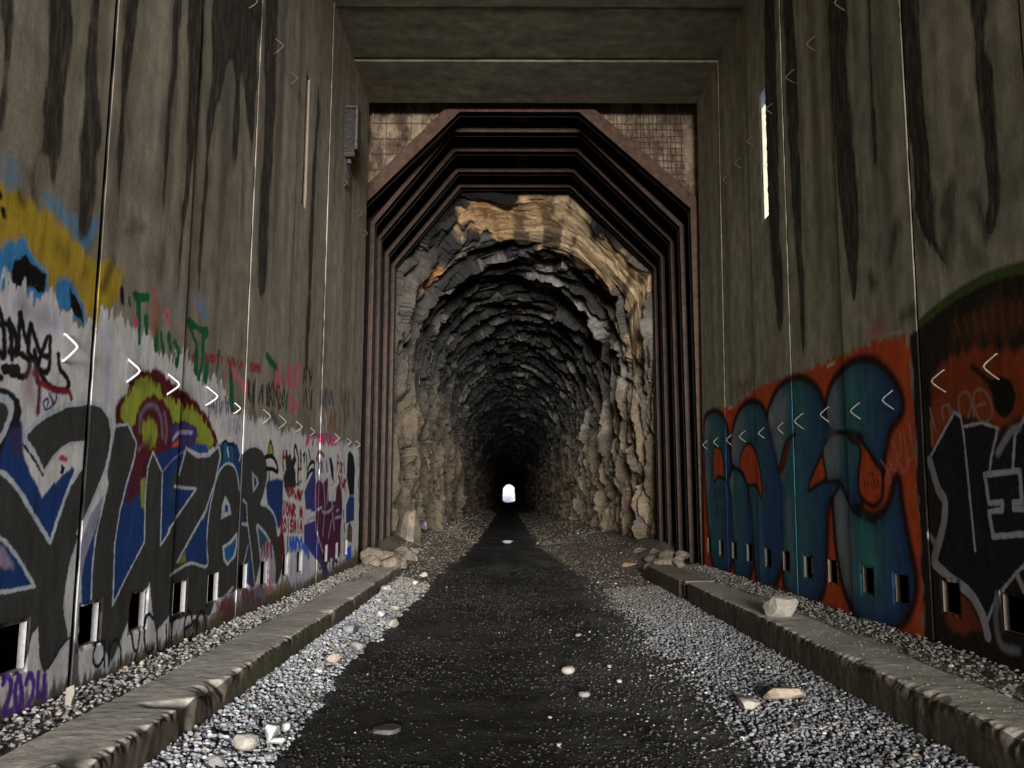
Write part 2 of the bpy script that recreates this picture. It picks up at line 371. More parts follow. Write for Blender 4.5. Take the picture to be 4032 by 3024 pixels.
scrib('L', 'G', 2050, 900, 2170, 900, 2, .035, (26, 24, 22), 9, h=200, a=.9); scrib('L', 'G', 2060, 1150, 2170, 1180, 2, .03, (26, 24, 22), 10, h=260, a=.85)
scrib('L', 'C', 860, 190, 1000, 180, 3, .045, (58, 50, 72), 12, h=190, a=.8); scrib('L', 'C', 1080, 300, 1240, 260, 3, .05, (60, 54, 44), 13, h=330, a=.7)
scrib('L', 'C', 940, 420, 1050, 440, 2, .045, (110, 44, 34), 14, h=220, a=.8); scrib('L', 'C', 850, 430, 960, 480, 2, .05, (130, 124, 138), 15, h=200, a=.8)
stroke('L', 'C', [(130, 250), (150, 420)], .08, (40, 37, 33), edge=.08, a=.7); stroke('L', 'C', [(330, 370), (400, 480)], .08, (40, 40, 44), edge=.08, a=.8)
stroke('L', 'C', [(640, 330), (740, 440)], .12, (72, 68, 62), edge=.12, a=.6)
for x0, x1 in ((700, 790), (830, 900), (930, 1040)): scrib('L', 'C', x0, 640, x1, 640, 2, .05, (222, 48, 96), x0, h=110)
# -- black tag, dark red and purple on the white
for p in ([(0, 930), (25, 1060), (30, 1200)], [(0, 1020), (60, 1040), (75, 1220)], [(122, 955), (112, 1170)], [(125, 960), (160, 1120), (185, 1020), (172, 1190), (230, 1245)], [(190, 1030), (240, 1180), (285, 1215)],
          [(300, 1100), (292, 1290), (238, 1285), (240, 1220), (285, 1100)], [(20, 1280), (110, 1290)], [(60, 1180), (130, 1200), (180, 1250), (150, 1330), (70, 1312)], [(0, 1180), (20, 1215)], [(0, 1330), (12, 1340)],
          [(350, 1200), (358, 1280), (405, 1350), (405, 1400), (350, 1412), (280, 1370), (235, 1290), (232, 1240)], [(60, 1000), (100, 1100), (95, 1200)], [(210, 1180), (225, 1360)]):
    stroke('L', 'Z1', p, .034, (16, 15, 16), edge=.014)
stroke('L', 'Z1', [(30, 1285), (105, 1290)], .05, (22, 20, 21))
stroke('L', 'A', [(345, 300), (400, 420), (385, 700)], .035, MAR, edge=.03); stroke('L', 'A', [(400, 400), (560, 480), (690, 490), (725, 560)], .03, (92, 22, 26), edge=.02); stroke('L', 'A', [(190, 880), (215, 1040), (205, 1230)], .035, (86, 20, 24), edge=.03)
stroke('L', 'A', [(330, 300), (300, 420), (320, 560)], .05, (132, 92, 96), edge=.08, a=.5)
stroke('L', 'A', [(570, 480), (560, 600), (470, 670), (440, 600), (490, 560), (480, 640)], .014, (60, 42, 88)); stroke('L', 'A', [(500, 520), (540, 600)], .02, MAR, a=.8)
# lime arch with red rim and purple shapes
fill('L', 'B', [(120, 480), (150, 420), (230, 360), (260, 260), (330, 120), (450, 130), (560, 150), (640, 250), (740, 310), (860, 400), (960, 520), (1040, 670), (1090, 800), (1070, 850), (980, 880), (860, 860), (560, 1000), (300, 1000), (120, 640)], MAR, .03, .015)
fill('L', 'B', [(175, 480), (200, 420), (260, 350), (300, 230), (420, 220), (540, 290), (560, 400), (640, 380), (760, 470), (860, 490), (940, 560), (1010, 690), (1060, 800), (1020, 870), (960, 860), (880, 820), (900, 700), (860, 650), (800, 640), (640, 620), (580, 480), (420, 420), (340, 470), (330, 560), (300, 700), (240, 640), (180, 600)], LIME, .03, .03, rs=20)
fill('L', 'B', [(340, 480), (420, 380), (560, 400), (630, 520), (660, 640), (780, 620), (890, 680), (890, 760), (860, 860), (800, 850), (740, 1200), (560, 1000), (460, 900), (330, 1000), (300, 800)], (62, 20, 26), .03, .02)
fill('L', 'B', [(380, 640), (440, 590), (490, 660), (520, 740), (480, 860), (420, 880), (385, 800)], LIME, .03, .03, rs=20, a=.85)
for p in ([(350, 700), (360, 560), (420, 470), (500, 480), (550, 600), (560, 760)], [(340, 880), (400, 840)], [(580, 540), (600, 700), (590, 800)]): stroke('L', 'B', p, .03, (92, 84, 98), edge=.03, a=.8)
fill('L', 'B', [(640, 640), (780, 610), (890, 670), (905, 740), (870, 830), (980, 830), (990, 900), (930, 915), (860, 890), (800, 860), (770, 900), (700, 1200), (640, 1240), (620, 900), (640, 800)], (50, 38, 84), .02, .01)
stroke('L', 'B', [(660, 780), (720, 720), (850, 720)], .03, (120, 118, 146), edge=.015)
fill('L', 'B', [(660, 830), (730, 770), (720, 900), (690, 1000), (640, 920)], (150, 62, 24), .02, .01)
stroke('L', 'B', [(540, 1000), (580, 940)], .04, (112, 120, 40), edge=.02)
fill('L', 'B', [(860, 830), (980, 830), (985, 900), (930, 915), (870, 890)], (24, 58, 108), .015)
scrib('L', 'B', 990, 500, 1200, 480, 4, .014, (78, 66, 92), 21, h=190); scrib('L', 'B', 1180, 660, 1300, 660, 3, .018, (96, 88, 112), 22, h=160, a=.7)
stroke('L', 'B', [(1215, 530), (1260, 500), (1300, 530)], .03, (30, 26, 26), edge=.03, a=.8)
# blue and dark grounds behind the letters
fill('L', 'Z2', [(50, 200), (92, 180), (97, 300), (150, 430), (185, 490), (240, 440), (310, 372), (322, 380), (300, 440), (260, 560), (218, 690), (120, 530), (60, 430), (-20, 380), (-20, 250), (20, 200)], BLUE, .02, .01)
fill('L', 'Z2', [(50, 130), (95, 190), (100, 330), (60, 330), (30, 200)], (44, 36, 70), .04, .01, a=.8)
fill('L', 'Z2', [(580, 330), (640, 320), (760, 280), (815, 300), (815, 600), (740, 620), (690, 700), (615, 700), (530, 860), (470, 980), (470, 700), (520, 500)], BLUE, .02, .01)
fill('L', 'Z2', [(565, 330), (640, 250), (640, 420), (600, 480), (540, 520)], MAR, .06, .02, a=.9)
fill('L', 'Z2', [(600, 430), (620, 410), (618, 560), (600, 540)], (104, 108, 46), .02, .01)
fill('L', 'Z2', [(400, 580), (430, 530), (400, 800), (385, 958), (345, 962), (340, 700)], BLUE, .015); fill('L', 'Z2', [(385, 570), (440, 490), (410, 620), (360, 760), (345, 840), (340, 700)], (108, 104, 122), .02)
fill('L', 'Z3', [(0, 940), (100, 920), (190, 900), (200, 700), (300, 700), (330, 800), (330, 1200), (150, 1320), (0, 1320)], BLUE, .015)
fill('L', 'Z3', [(0, 1290), (20, 1230), (50, 1290), (20, 1310)], LIME, .02); stroke('L', 'Z3', [(130, 1070), (150, 1020)], .03, (110, 114, 44), edge=.02)
fill('L', 'Z3', [(440, 890), (500, 870), (530, 880), (525, 1100), (500, 1130), (450, 1010)], BLUE, .03, .01)
fill('L', 'Z3', [(220, 690), (290, 690), (290, 800), (250, 790), (215, 800)], (26, 66, 96), .015)
stroke('L', 'Z3', [(228, 790), (228, 700), (250, 690), (265, 760)], .025, BLK); stroke('L', 'Z3', [(285, 790), (285, 710), (262, 700)], .025, BLK); stroke('L', 'Z3', [(252, 720), (258, 760)], .03, (150, 160, 172))
# left-most letter fragment
fill('L', 'Z2', [(-30, 20), (40, 35), (85, 80), (95, 130), (85, 200), (50, 200), (0, 320), (-30, 320)], (24, 22, 26), .015)
fill('L', 'Z2', [(-30, 40), (35, 62), (62, 90), (60, 140), (30, 225), (-30, 320)], OUT, .012); fill('L', 'Z2', [(-30, 80), (30, 100), (40, 140), (10, 215), (-30, 280)], DARK, .01)
# letter 1
l1 = [(-30, 370), (0, 385), (60, 440), (130, 550), (218, 690), (240, 620), (262, 560), (300, 445), (352, 372), (358, 320), (362, 265), (300, 275), (250, 310), (210, 360), (190, 395), (150, 310), (118, 260), (110, 232), (150, 185), (200, 150), (290, 105), (385, 92), (430, 110), (462, 165), (472, 230), (462, 300), (440, 390), (395, 500), (350, 605), (330, 700), (300, 800), (285, 900), (280, 960), (290, 1050), (300, 1105), (240, 1180), (192, 1262), (172, 1200), (165, 1055), (140, 1085), (115, 1210), (-30, 1250)]
fill('L', 'Z2', l1, DARK, .008)
for p in ([(-20, 378), (30, 405), (90, 480), (160, 600), (218, 690), (250, 590), (300, 450), (352, 372), (362, 265)], [(190, 395), (150, 310), (116, 260), (108, 230), (150, 183), (200, 148), (290, 103), (385, 92)]):
    stroke('L', 'Z2', p, .026, OUT, smooth=False)
stroke('L', 'Z2', [(362, 265), (300, 272), (250, 308), (210, 362), (190, 400)], .02, (138, 136, 145)); stroke('L', 'Z2', [(100, 270), (150, 340), (185, 405)], .014, (20, 19, 22))
stroke('L', 'Z2', [(385, 92), (430, 108), (466, 160), (478, 230), (466, 310), (445, 390), (400, 500), (352, 606), (335, 650)], .022, OUT); stroke('L', 'Z2', [(330, 700), (302, 790), (284, 900), (278, 980), (296, 1100), (245, 1180), (192, 1262), (172, 1210)], .016, OUT)
fill('L', 'Z2', [(-20, 650), (0, 668), (40, 705), (80, 760), (150, 878), (-20, 915)], BLUE, .01); fill('L', 'Z2', [(-20, 690), (10, 700), (60, 780), (60, 810), (-20, 800)], (112, 98, 118), .03, .01)
stroke('L', 'Z2', [(-20, 650), (40, 705), (80, 760), (150, 880), (-20, 912)], .02, OUT, smooth=False)
fill('L', 'Z2', [(265, 355), (282, 370), (275, 400), (262, 395)], BLK, .01); stroke('L', 'Z2', [(262, 330), (285, 335)], .03, (120, 40, 44), edge=.02)
# letter 2
l2 = [(490, 193), (545, 185), (582, 265), (573, 330), (540, 440), (510, 560), (488, 700), (480, 962), (530, 855), (615, 692), (620, 480), (630, 370), (652, 303), (692, 392), (690, 480), (684, 705), (745, 612), (830, 540), (860, 850), (740, 990), (662, 1082), (645, 980), (636, 868), (600, 930), (560, 1000), (475, 1216), (415, 1112), (385, 955), (392, 800), (405, 670), (430, 550), (455, 440), (455, 390), (470, 300)]
fill('L', 'Z2', l2, DARK, .008)
stroke('L', 'Z2', [(385, 955), (390, 810), (405, 670), (432, 550), (457, 445), (452, 390), (470, 300), (490, 193), (545, 185), (582, 265), (573, 330), (540, 440), (510, 560), (488, 700), (480, 962), (530, 855), (615, 692), (620, 480), (630, 370), (652, 303), (692, 392), (690, 480), (684, 705), (745, 612), (830, 535)], .016, OUT, smooth=False)
stroke('L', 'Z2', [(830, 925), (740, 990), (662, 1082), (645, 980), (636, 868)], .016, OUT, smooth=False); stroke('L', 'Z2', [(600, 930), (560, 1000), (475, 1216), (415, 1112)], .018, OUT, smooth=False)
stroke('L', 'Z2', [(692, 392), (745, 330), (815, 290)], .014, (92, 84, 110))
# letters 3 4 5
l3 = [(-40, 880), (10, 800), (25, 780), (45, 720), (100, 762), (160, 757), (208, 710), (217, 760), (190, 890), (140, 1040), (60, 1180), (-40, 1360), (0, 1335), (70, 1297), (150, 1312), (148, 1200), (160, 1050), (190, 900), (215, 830), (250, 798), (285, 812), (303, 860), (312, 930), (318, 880), (310, 790), (330, 735), (380, 708), (425, 730), (447, 795), (448, 870), (430, 960), (418, 1000), (460, 1030), (490, 1100), (500, 1160), (520, 1180), (540, 1290), (500, 1400), (490, 1400), (480, 1330), (470, 1240), (440, 1160), (400, 1110), (415, 1290), (385, 1420), (350, 1400), (300, 1430), (240, 1470), (190, 1490), (165, 1560), (60, 1560), (-40, 1600)]
fill('L', 'Z3', l3, DARK, .01)
fill('L', 'Z3', [(-40, 1020), (-20, 920), (10, 915), (92, 926), (40, 1000), (-10, 1070), (-60, 1130)], BLUE, .012); stroke('L', 'Z3', [(-20, 912), (95, 926), (0, 1062), (-50, 1130)], .022, OUT, smooth=False)
stroke('L', 'Z3', [(10, 850), (45, 720), (100, 762), (160, 757), (208, 710), (217, 760), (190, 890), (140, 1040), (0, 1292)], .024, OUT, smooth=False)
stroke('L', 'Z3', [(-40, 1360), (0, 1333), (70, 1297), (150, 1312), (148, 1200), (160, 1050), (190, 900), (215, 830), (250, 798), (285, 812), (303, 860), (312, 930)], .022, OUT)
fill('L', 'Z3', [(20, 1280), (150, 1050), (148, 1180), (150, 1300), (80, 1290)], BLUE, .012); fill('L', 'Z3', [(0, 1300), (40, 1240), (45, 1290)], LIME, .02, a=.7)
fill('L', 'Z3', [(240, 958), (262, 1000), (272, 1052), (220, 1078), (224, 1010)], (140, 145, 152), .01); fill('L', 'Z3', [(240, 1000), (254, 1010), (255, 1040), (238, 1045)], (22, 50, 90), .01)
fill('L', 'Z3', [(225, 1212), (262, 1190), (300, 1140), (303, 1200), (292, 1265), (252, 1312), (232, 1285)], (140, 145, 152), .01); fill('L', 'Z3', [(236, 1222), (265, 1205), (295, 1170), (293, 1215), (280, 1262), (252, 1295), (240, 1270)], (24, 70, 110), .012)
fill('L', 'Z3', [(372, 838), (400, 870), (406, 900), (378, 945)], (130, 135, 140), .01); fill('L', 'Z3', [(380, 858), (394, 876), (396, 900), (384, 922)], (20, 44, 78), .01)
fill('L', 'Z3', [(330, 1000), (350, 1000), (350, 1095), (322, 1100)], (26, 42, 66), .02); stroke('L', 'Z3', [(328, 980), (345, 1000), (350, 1100), (322, 1100), (352, 1110), (370, 1250), (388, 1420)], .022, OUT, smooth=False)
fill('L', 'Z3', [(335, 1300), (350, 1220), (365, 1300), (375, 1420), (345, 1400)], (26, 44, 72), .02)
stroke('L', 'Z3', [(312, 780), (330, 735), (380, 708), (425, 730), (447, 795), (448, 870), (430, 960), (418, 1000), (450, 1010), (485, 1060), (502, 1130)], .028, OUT); stroke('L', 'Z3', [(330, 1310), (352, 1210)], .02, OUT)
fill('L', 'Z3', [(398, 1108), (440, 1150), (472, 1215), (490, 1330), (490, 1400), (440, 1400), (418, 1290)], (128, 118, 128), .012); fill('L', 'Z3', [(402, 1118), (440, 1160), (448, 1180), (420, 1220), (412, 1230)], (22, 62, 84), .015)
stroke('L', 'Z3', [(416, 1285), (405, 1180), (398, 1108), (440, 1150), (475, 1220), (490, 1330)], .024, OUT); scrib('L', 'Z3', 415, 1230, 485, 1230, 3, .03, (84, 28, 40), 31, h=90, a=.9)
stroke('L', 'Z3', [(462, 1395), (465, 1440)], .06, (226, 66, 116), edge=.06); stroke('L', 'Z3', [(190, 1480), (230, 1475), (280, 1420)], .03, (140, 146, 154))
fill('L', 'Z3', [(505, 1170), (530, 1120), (545, 1290), (510, 1300)], (64, 26, 22), .02, .01)
# yellow/black beak doodle, right-hand cluster
fill('L', 'C', [(290, 810), (300, 700), (315, 660), (340, 740), (345, 810)], (118, 116, 40), .01); stroke('L', 'C', [(285, 810), (300, 690), (318, 655), (340, 730), (348, 815)], .03, BLK)
stroke('L', 'C', [(260, 830), (330, 820), (380, 890), (395, 990), (340, 960), (270, 955)], .045, BLK); stroke('L', 'C', [(300, 990), (305, 1090)], .04, (40, 38, 36))
fill('L', 'H', [(115, 110), (135, 70), (160, 170), (220, 180), (215, 260), (260, 280), (240, 420), (250, 520), (290, 640), (330, 700), (400, 610), (410, 660), (300, 740), (230, 800), (140, 800), (120, 840), (70, 650), (70, 520), (130, 470), (120, 260)], (32, 31, 33), .03, .02)
for p, w in (([(290, 280), (265, 120), (290, 20), (320, 120), (345, 260)], .05), ([(270, 280), (240, 380), (270, 560)], .1), ([(340, 280), (335, 640)], .05), ([(380, 120), (385, 340)], .06), ([(425, 200), (455, 160), (440, 300)], .04), ([(485, 190), (490, 430)], .04), ([(525, 90), (555, 280)], .04),
             ([(490, 600), (520, 400), (580, 310), (625, 330), (620, 400)], .05), ([(500, 560), (560, 460), (625, 450)], .05)): stroke('L', 'H', p, w, (26, 25, 28))
for p, w in (([(60, 240), (120, 215)], .04), ([(75, 130), (60, 300), (75, 440)], .05), ([(345, 440), (395, 420)], .04)): stroke('L', 'H', p, w, (116, 32, 30))
fill('L', 'H', [(450, 830), (500, 700), (600, 480), (640, 450), (650, 1180), (560, 1190), (570, 1150), (470, 1150)], (44, 42, 92), .02); fill('L', 'H', [(440, 1420), (640, 1340), (680, 1750), (900, 2350), (800, 2400), (700, 2100), (440, 1750)], (44, 42, 92), .02)
fill('L', 'H', [(650, 700), (700, 610), (760, 700), (800, 640), (850, 560), (860, 1000), (980, 1000), (1000, 760), (1050, 680), (1090, 820), (1110, 1000), (1110, 1200), (1080, 1500), (1080, 1900), (1000, 2100), (900, 2000), (800, 2200), (700, 1900), (640, 1340), (650, 1180)], (60, 24, 46), .03, .01)
for p in ([(650, 640), (640, 1000), (650, 1180)], [(690, 560), (770, 700), (800, 1180)], [(850, 760), (830, 1060)], [(900, 740), (990, 640)], [(990, 760), (915, 1080)], [(750, 1180), (800, 1210), (900, 1160), (945, 1090)], [(660, 1160), (740, 1110)], [(500, 1370), (560, 1300), (640, 1290)],
          [(640, 1340), (670, 1600), (760, 1900)], [(790, 1210), (760, 1600)], [(910, 1350), (860, 1640)], [(980, 1300), (1080, 1270)], [(1000, 1180), (1040, 1150)], [(930, 1200), (960, 1500)]): stroke('L', 'H', p, .035, (124, 118, 138), edge=.015)
scrib('L', 'H', 660, 390, 860, 400, 3, .035, (54, 40, 62), 41, h=260, a=.8); stroke('L', 'H', [(660, 280), (700, 130), (780, 210)], .05, (96, 50, 30)); fill('L', 'H', [(870, 240), (910, 230), (945, 400), (955, 680), (920, 600)], BLK, .02)
fill('L', 'H', [(1200, 330), (1215, 150), (1250, 110), (1310, 200), (1335, 420), (1320, 900), (1240, 900), (1190, 560)], (14, 13, 20), .03); fill('L', 'H', [(1180, 1080), (1240, 900), (1325, 920), (1320, 1340), (1180, 1400)], (20, 44, 86), .03)
fill('L', 'D', [(1390, 420), (1415, 340), (1450, 420), (1450, 620), (1380, 600)], (60, 56, 50), .02); fill('L', 'D', [(1380, 690), (1440, 650), (1440, 780), (1420, 860), (1370, 850)], (30, 70, 150), .03)
text('L', 'H', 'Pari', 1010, 190, 1170, 300, 270, 230, .035, (98, 20, 30)); scrib('L', 'H', 1020, 620, 1180, 700, 3, .05, (96, 24, 32), 43, h=180); scrib('L', 'H', 1130, 1110, 1160, 1600, 2, .04, (92, 22, 30), 44, h=160)
text('L', 'H', 'VONR M', 60, 1000, 420, 1130, 230, 170, .04, (110, 20, 28)); text('L', 'H', 'ROISMIA', 20, 1300, 420, 1360, 230, 190, .04, (110, 20, 28)); scrib('L', 'H', 130, 830, 420, 900, 5, .04, (108, 26, 32), 45, h=150)
text('L', 'D', 'INNDO', 590, 560, 810, 560, 160, 190, .05, (34, 72, 150)); stroke('L', 'D', [(820, 690), (880, 800), (850, 880)], .12, (36, 74, 150), edge=.06)
fill('L', 'D', [(600, 860), (720, 720), (800, 700), (920, 900), (900, 1120), (760, 1260), (660, 1200)], (142, 142, 158), .03, .03); text('L', 'D', 'Christ', 1000, 830, 1260, 820, 130, 130, .035, (46, 44, 44))
fill('L', 'D', [(480, 1180), (600, 1150), (560, 1320), (450, 1440)], (112, 88, 60), .03, .01); fill('L', 'D', [(290, 1150), (440, 1200), (420, 1440), (360, 1480)], (108, 84, 64), .05, .01, a=.8)
fill('L', 'D', [(0, 1230), (160, 1220), (290, 1150), (360, 1480), (100, 1600), (0, 1640)], (86, 76, 88), .04, .02); scrib('L', 'D', 0, 1330, 150, 1300, 3, .03, (70, 34, 46), 47, h=260, a=.8)
# low band: white bits, writing and dirt
fill('L', 'Z3', [(200, 1500), (280, 1440), (290, 1640), (200, 1650)], (70, 32, 36), .06, .03, a=.9)
fill('L', 'Z3', [(200, 1560), (225, 1540), (215, 1640), (190, 1640)], (110, 104, 56), .02)
WR = [('L', 'I', 'an', 10, 470, 490, 400, 540, 600, .022, (18, 17, 19)), ('L', 'I', 'yCu', 580, 330, 1140, 180, 480, 620, .024, (18, 17, 19)), ('L', 'I', 'ren', 1190, 60, 1730, 0, 640, 560, .028, (16, 15, 17))]
fill('L', 'I', [(1510, 330), (1600, 300), (1620, 430), (1520, 500)], (30, 28, 28), .02); fill('L', 'I', [(1500, 520), (1700, 400), (1680, 650), (1520, 700)], (98, 86, 62), .04, .02, a=.9)
fill('L', 'I', [(750, 900), (1000, 880), (1180, 780), (1500, 700), (1800, 560), (1700, 680), (1100, 960), (700, 1160)], (40, 35, 30), .05, .03, a=.75)

fill('L', 'Z2', [(300, 1080), (335, 1150), (330, 1300), (300, 1360), (295, 1200)], (74, 70, 72), .02)
stroke('L', 'Z2', [(210, 1230), (270, 1130), (300, 1100)], .014, (26, 25, 27))
# dark grime at the foot of the wall
fill('L', 'P', [(-30, 1530), (100, 1498), (160, 1465), (215, 1455), (300, 1412), (400, 1362), (500, 1315), (600, 1276), (700, 1238), (790, 1190), (790, 1300), (0, 1700)], (58, 49, 41), .05, .05, a=.8, rs=12)
for w_ in WR: text(*w_)
text('L', 'T', '2024', 14, 625, 262, 625, 215, 205, .034, (62, 36, 104))

# -- right wall
ORG = (116, 46, 22)
fill('R', 'P', [(1519, 895), (1545, 885), (1585, 880), (1610, 860), (1645, 832), (1710, 815), (1750, 795), (1835, 760), (1870, 748), (1905, 735), (1955, 716), (1969, 760), (1975, 900), (1985, 1100), (1993, 1240), (1998, 1392), (1930, 1368), (1870, 1352), (1800, 1318), (1700, 1275), (1620, 1255), (1540, 1238), (1521, 1225)], ORG, .02, .04, rs=10)
stroke('R', 'R6', [(710, 310), (745, 290)], .04, (120, 112, 96)); stroke('R', 'R7', [(60, 300), (155, 278)], .03, (104, 92, 76), edge=.02, a=.8); stroke('R', 'R6', [(215, 518), (235, 515)], .05, (120, 112, 96))
stroke('R', 'R6', [(930, 170), (980, 100)], .1, (110, 34, 40), edge=.15, a=.6); stroke('R', 'R6', [(460, 150), (470, 250)], .08, (84, 52, 34), edge=.12, a=.4)
scrib('R', 'R6', 250, 430, 340, 390, 4, .02, (70, 20, 16), 51, h=70, a=.8)
B1 = [(95, 610), (120, 555), (150, 545), (185, 570), (208, 630), (218, 720), (228, 840), (222, 905), (230, 960), (235, 1080), (238, 1200), (230, 1290), (205, 1340), (175, 1350), (145, 1330), (128, 1250), (115, 1100), (100, 900)]
B2 = [(230, 700), (240, 620), (265, 550), (300, 510), (340, 500), (380, 520), (410, 580), (430, 660), (450, 740), (470, 850), (487, 960), (492, 1100), (487, 1250), (460, 1370), (420, 1430), (385, 1440), (360, 1390), (345, 1250), (335, 1100), (318, 930), (300, 860), (255, 820), (235, 790)]
B2b = [(213, 860), (240, 822), (275, 838), (305, 900), (322, 1000), (333, 1100), (335, 1250), (326, 1340), (300, 1388), (270, 1392), (250, 1350), (240, 1200), (232, 1000)]
B3 = [(415, 560), (440, 480), (480, 420), (540, 385), (600, 390), (650, 430), (680, 490), (700, 560), (735, 640), (700, 690), (690, 760), (740, 880), (770, 890), (760, 930), (720, 980), (705, 1060), (700, 1200), (695, 1350), (680, 1440), (640, 1500), (590, 1512), (540, 1490), (505, 1430), (490, 1300), (490, 1100), (486, 950), (470, 830), (450, 740), (430, 650)]
B4 = [(140, 640), (170, 500), (230, 380), (330, 280), (430, 220), (540, 205), (650, 240), (760, 340), (850, 480), (890, 600), (880, 690), (800, 800), (760, 900), (730, 1030), (705, 1180), (695, 1290), (640, 1200), (570, 1090), (500, 990), (430, 940), (380, 940), (470, 1010), (490, 1130), (468, 1300), (468, 1480), (480, 1600), (380, 1600), (200, 1560), (200, 1450), (270, 1410), (140, 1350), (110, 1180), (110, 1060), (150, 980), (205, 900), (150, 800)]
B5p = [(1801, 1090), (1805, 1065), (1818, 1058), (1835, 1075), (1858, 1108), (1885, 1124), (1910, 1115), (1928, 1085), (1939, 1042), (1946, 1090), (1960, 1170), (1974, 1240), (1973, 1285), (1958, 1325), (1935, 1348), (1900, 1356), (1870, 1345), (1842, 1310), (1822, 1260), (1808, 1180)]
TEAL = (26, 52, 58)
for sp, P in (('R6', B1), ('R6', B2), ('R6', B2b), ('R6', B3), ('F', B4), ('P', B5p)):
    q = [onwall('R', sp, *p) for p in P]
    OPS['R'].append(('stroke', np.vstack([catmull(q, True, 5), catmull(q, True, 5)[:1]]), (10, 9, 10), .05, .0, .95, 9, .16))
for sp, P in (('R6', B2b), ('R6', B1), ('R6', B2), ('R6', B3), ('F', B4), ('P', B5p)):
    fill('R', sp, P, TEAL, .02, 0, smooth=True, grad=((80, 84, 86), (28, 56, 64), (20, 38, 64)))
stroke('R', 'R6', [(208, 870), (240, 822), (275, 838), (305, 900), (325, 1030)], .05, (10, 9, 10), edge=.04); stroke('R', 'R6', [(140, 885), (175, 862), (205, 890), (225, 960)], .05, (10, 9, 10), edge=.04)
holes = [('R6', [(141, 725), (178, 730), (192, 860), (165, 862), (142, 880)]), ('R6', [(275, 760), (300, 705), (330, 705), (360, 770), (378, 850), (385, 980), (365, 925), (345, 905), (312, 905), (290, 850), (272, 820)]),
         ('R6', [(612, 930), (640, 840), (680, 760), (692, 800), (700, 870), (650, 910)]), ('F', [(370, 935), (430, 945), (500, 995), (570, 1090), (640, 1200), (700, 1290), (715, 1400), (700, 1560), (620, 1640), (520, 1580), (470, 1480), (470, 1300), (492, 1120), (470, 1015), (390, 970)])]
for sp, P in holes:
    fill('R', sp, P, ORG, .02, 0, smooth=True)
    q = [onwall('R', sp, *p) for p in P]; qq = catmull(q, True, 5)
    OPS['R'].append(('stroke', np.vstack([qq, qq[:1]]), (10, 9, 10), .03, .0, .95, 9, .05))
fill('R', 'R6', [(470, 830), (500, 710), (540, 660), (522, 720), (492, 840)], (58, 22, 14), .02, smooth=True); stroke('R', 'R6', [(465, 850), (500, 700), (548, 650)], .04, (10, 9, 10), edge=.03)
stroke('R', 'F', [(200, 900), (330, 900), (430, 900), (500, 950)], .05, (10, 9, 10), edge=.04); stroke('R', 'R6', [(700, 890), (770, 890), (740, 960), (718, 990)], .04, (10, 9, 10), edge=.03); stroke('R', 'R6', [(780, 900), (830, 1010), (900, 1070), (960, 1085)], .05, (10, 9, 10), edge=.04)
stroke('R', 'R6', [(130, 830), (128, 900)], .02, (10, 9, 10)); scrib('R', 'E', 190, 1200, 330, 1210, 3, .03, (16, 22, 30), 52, h=140, a=.6); scrib('R', 'E', 180, 1400, 330, 1420, 3, .03, (16, 22, 30), 53, h=160, a=.6)
scrib('R', 'F', 510, 1400, 680, 1430, 5, .008, (34, 14, 10), 54, h=90, a=.9); scrib('R', 'F', 560, 1320, 640, 1330, 3, .008, (34, 14, 10), 55, h=60, a=.9); stroke('R', 'F', [(560, 1150), (680, 1250), (700, 1450), (620, 1620)], .008, (40, 16, 10), a=.7)
stroke('R', 'F', [(690, 1180), (740, 1250), (790, 1380), (760, 1410), (740, 1340), (820, 1200), (800, 980)], .016, (112, 74, 66), edge=.012, a=.9)
for p in ([(800, 980), (850, 1100), (830, 1290), (780, 1200)], [(880, 900), (900, 1080), (860, 1180), (930, 1290)], [(920, 880), (960, 1250), (900, 1300)], [(980, 820), (1000, 1000), (1020, 1120), (960, 1200)]): stroke('R', 'F', p, .018, (112, 74, 66), edge=.014, a=.85)
for p in ([(1000, 800), (1040, 950), (1050, 1120), (1080, 1130), (1080, 1000), (1020, 850)], [(1010, 690), (1050, 690)], [(1005, 490), (1030, 500)]): stroke('R', 'F', p, .016, (58, 60, 64), edge=.012, a=.8)
for P_, c_, w_, a_ in (([(500, 500), (480, 640)], (88, 92, 92), .22, .45), ([(520, 1000), (530, 1350)], (84, 92, 90), .16, .4), ([(600, 1100), (600, 1300)], (30, 78, 72), .2, .45), ([(560, 480), (600, 620)], (30, 76, 70), .2, .45), ([(300, 620), (290, 680)], (60, 74, 80), .2, .4), ([(370, 1050), (380, 1300)], (40, 82, 80), .2, .4),
        ([(130, 620), (150, 680)], (64, 80, 78), .2, .45), ([(280, 1000), (280, 1250)], (34, 66, 70), .2, .4), ([(170, 1000), (175, 1200)], (44, 60, 74), .2, .4), ([(830, 440), (850, 560)], (34, 80, 70), .25, .5), ([(900, 1150), (940, 1350)], (34, 92, 78), .2, .45), ([(740, 700), (730, 800)], (80, 86, 82), .2, .5), ([(800, 1150), (830, 1400)], (84, 86, 84), .14, .5), ([(860, 1350), (960, 1300)], (50, 96, 88), .05, .4), ([(850, 420), (980, 640)], (30, 60, 90), .06, .3)):
    stroke('R', 'R6', P_, w_, c_, edge=.16, a=a_, rough=.04, rs=16)
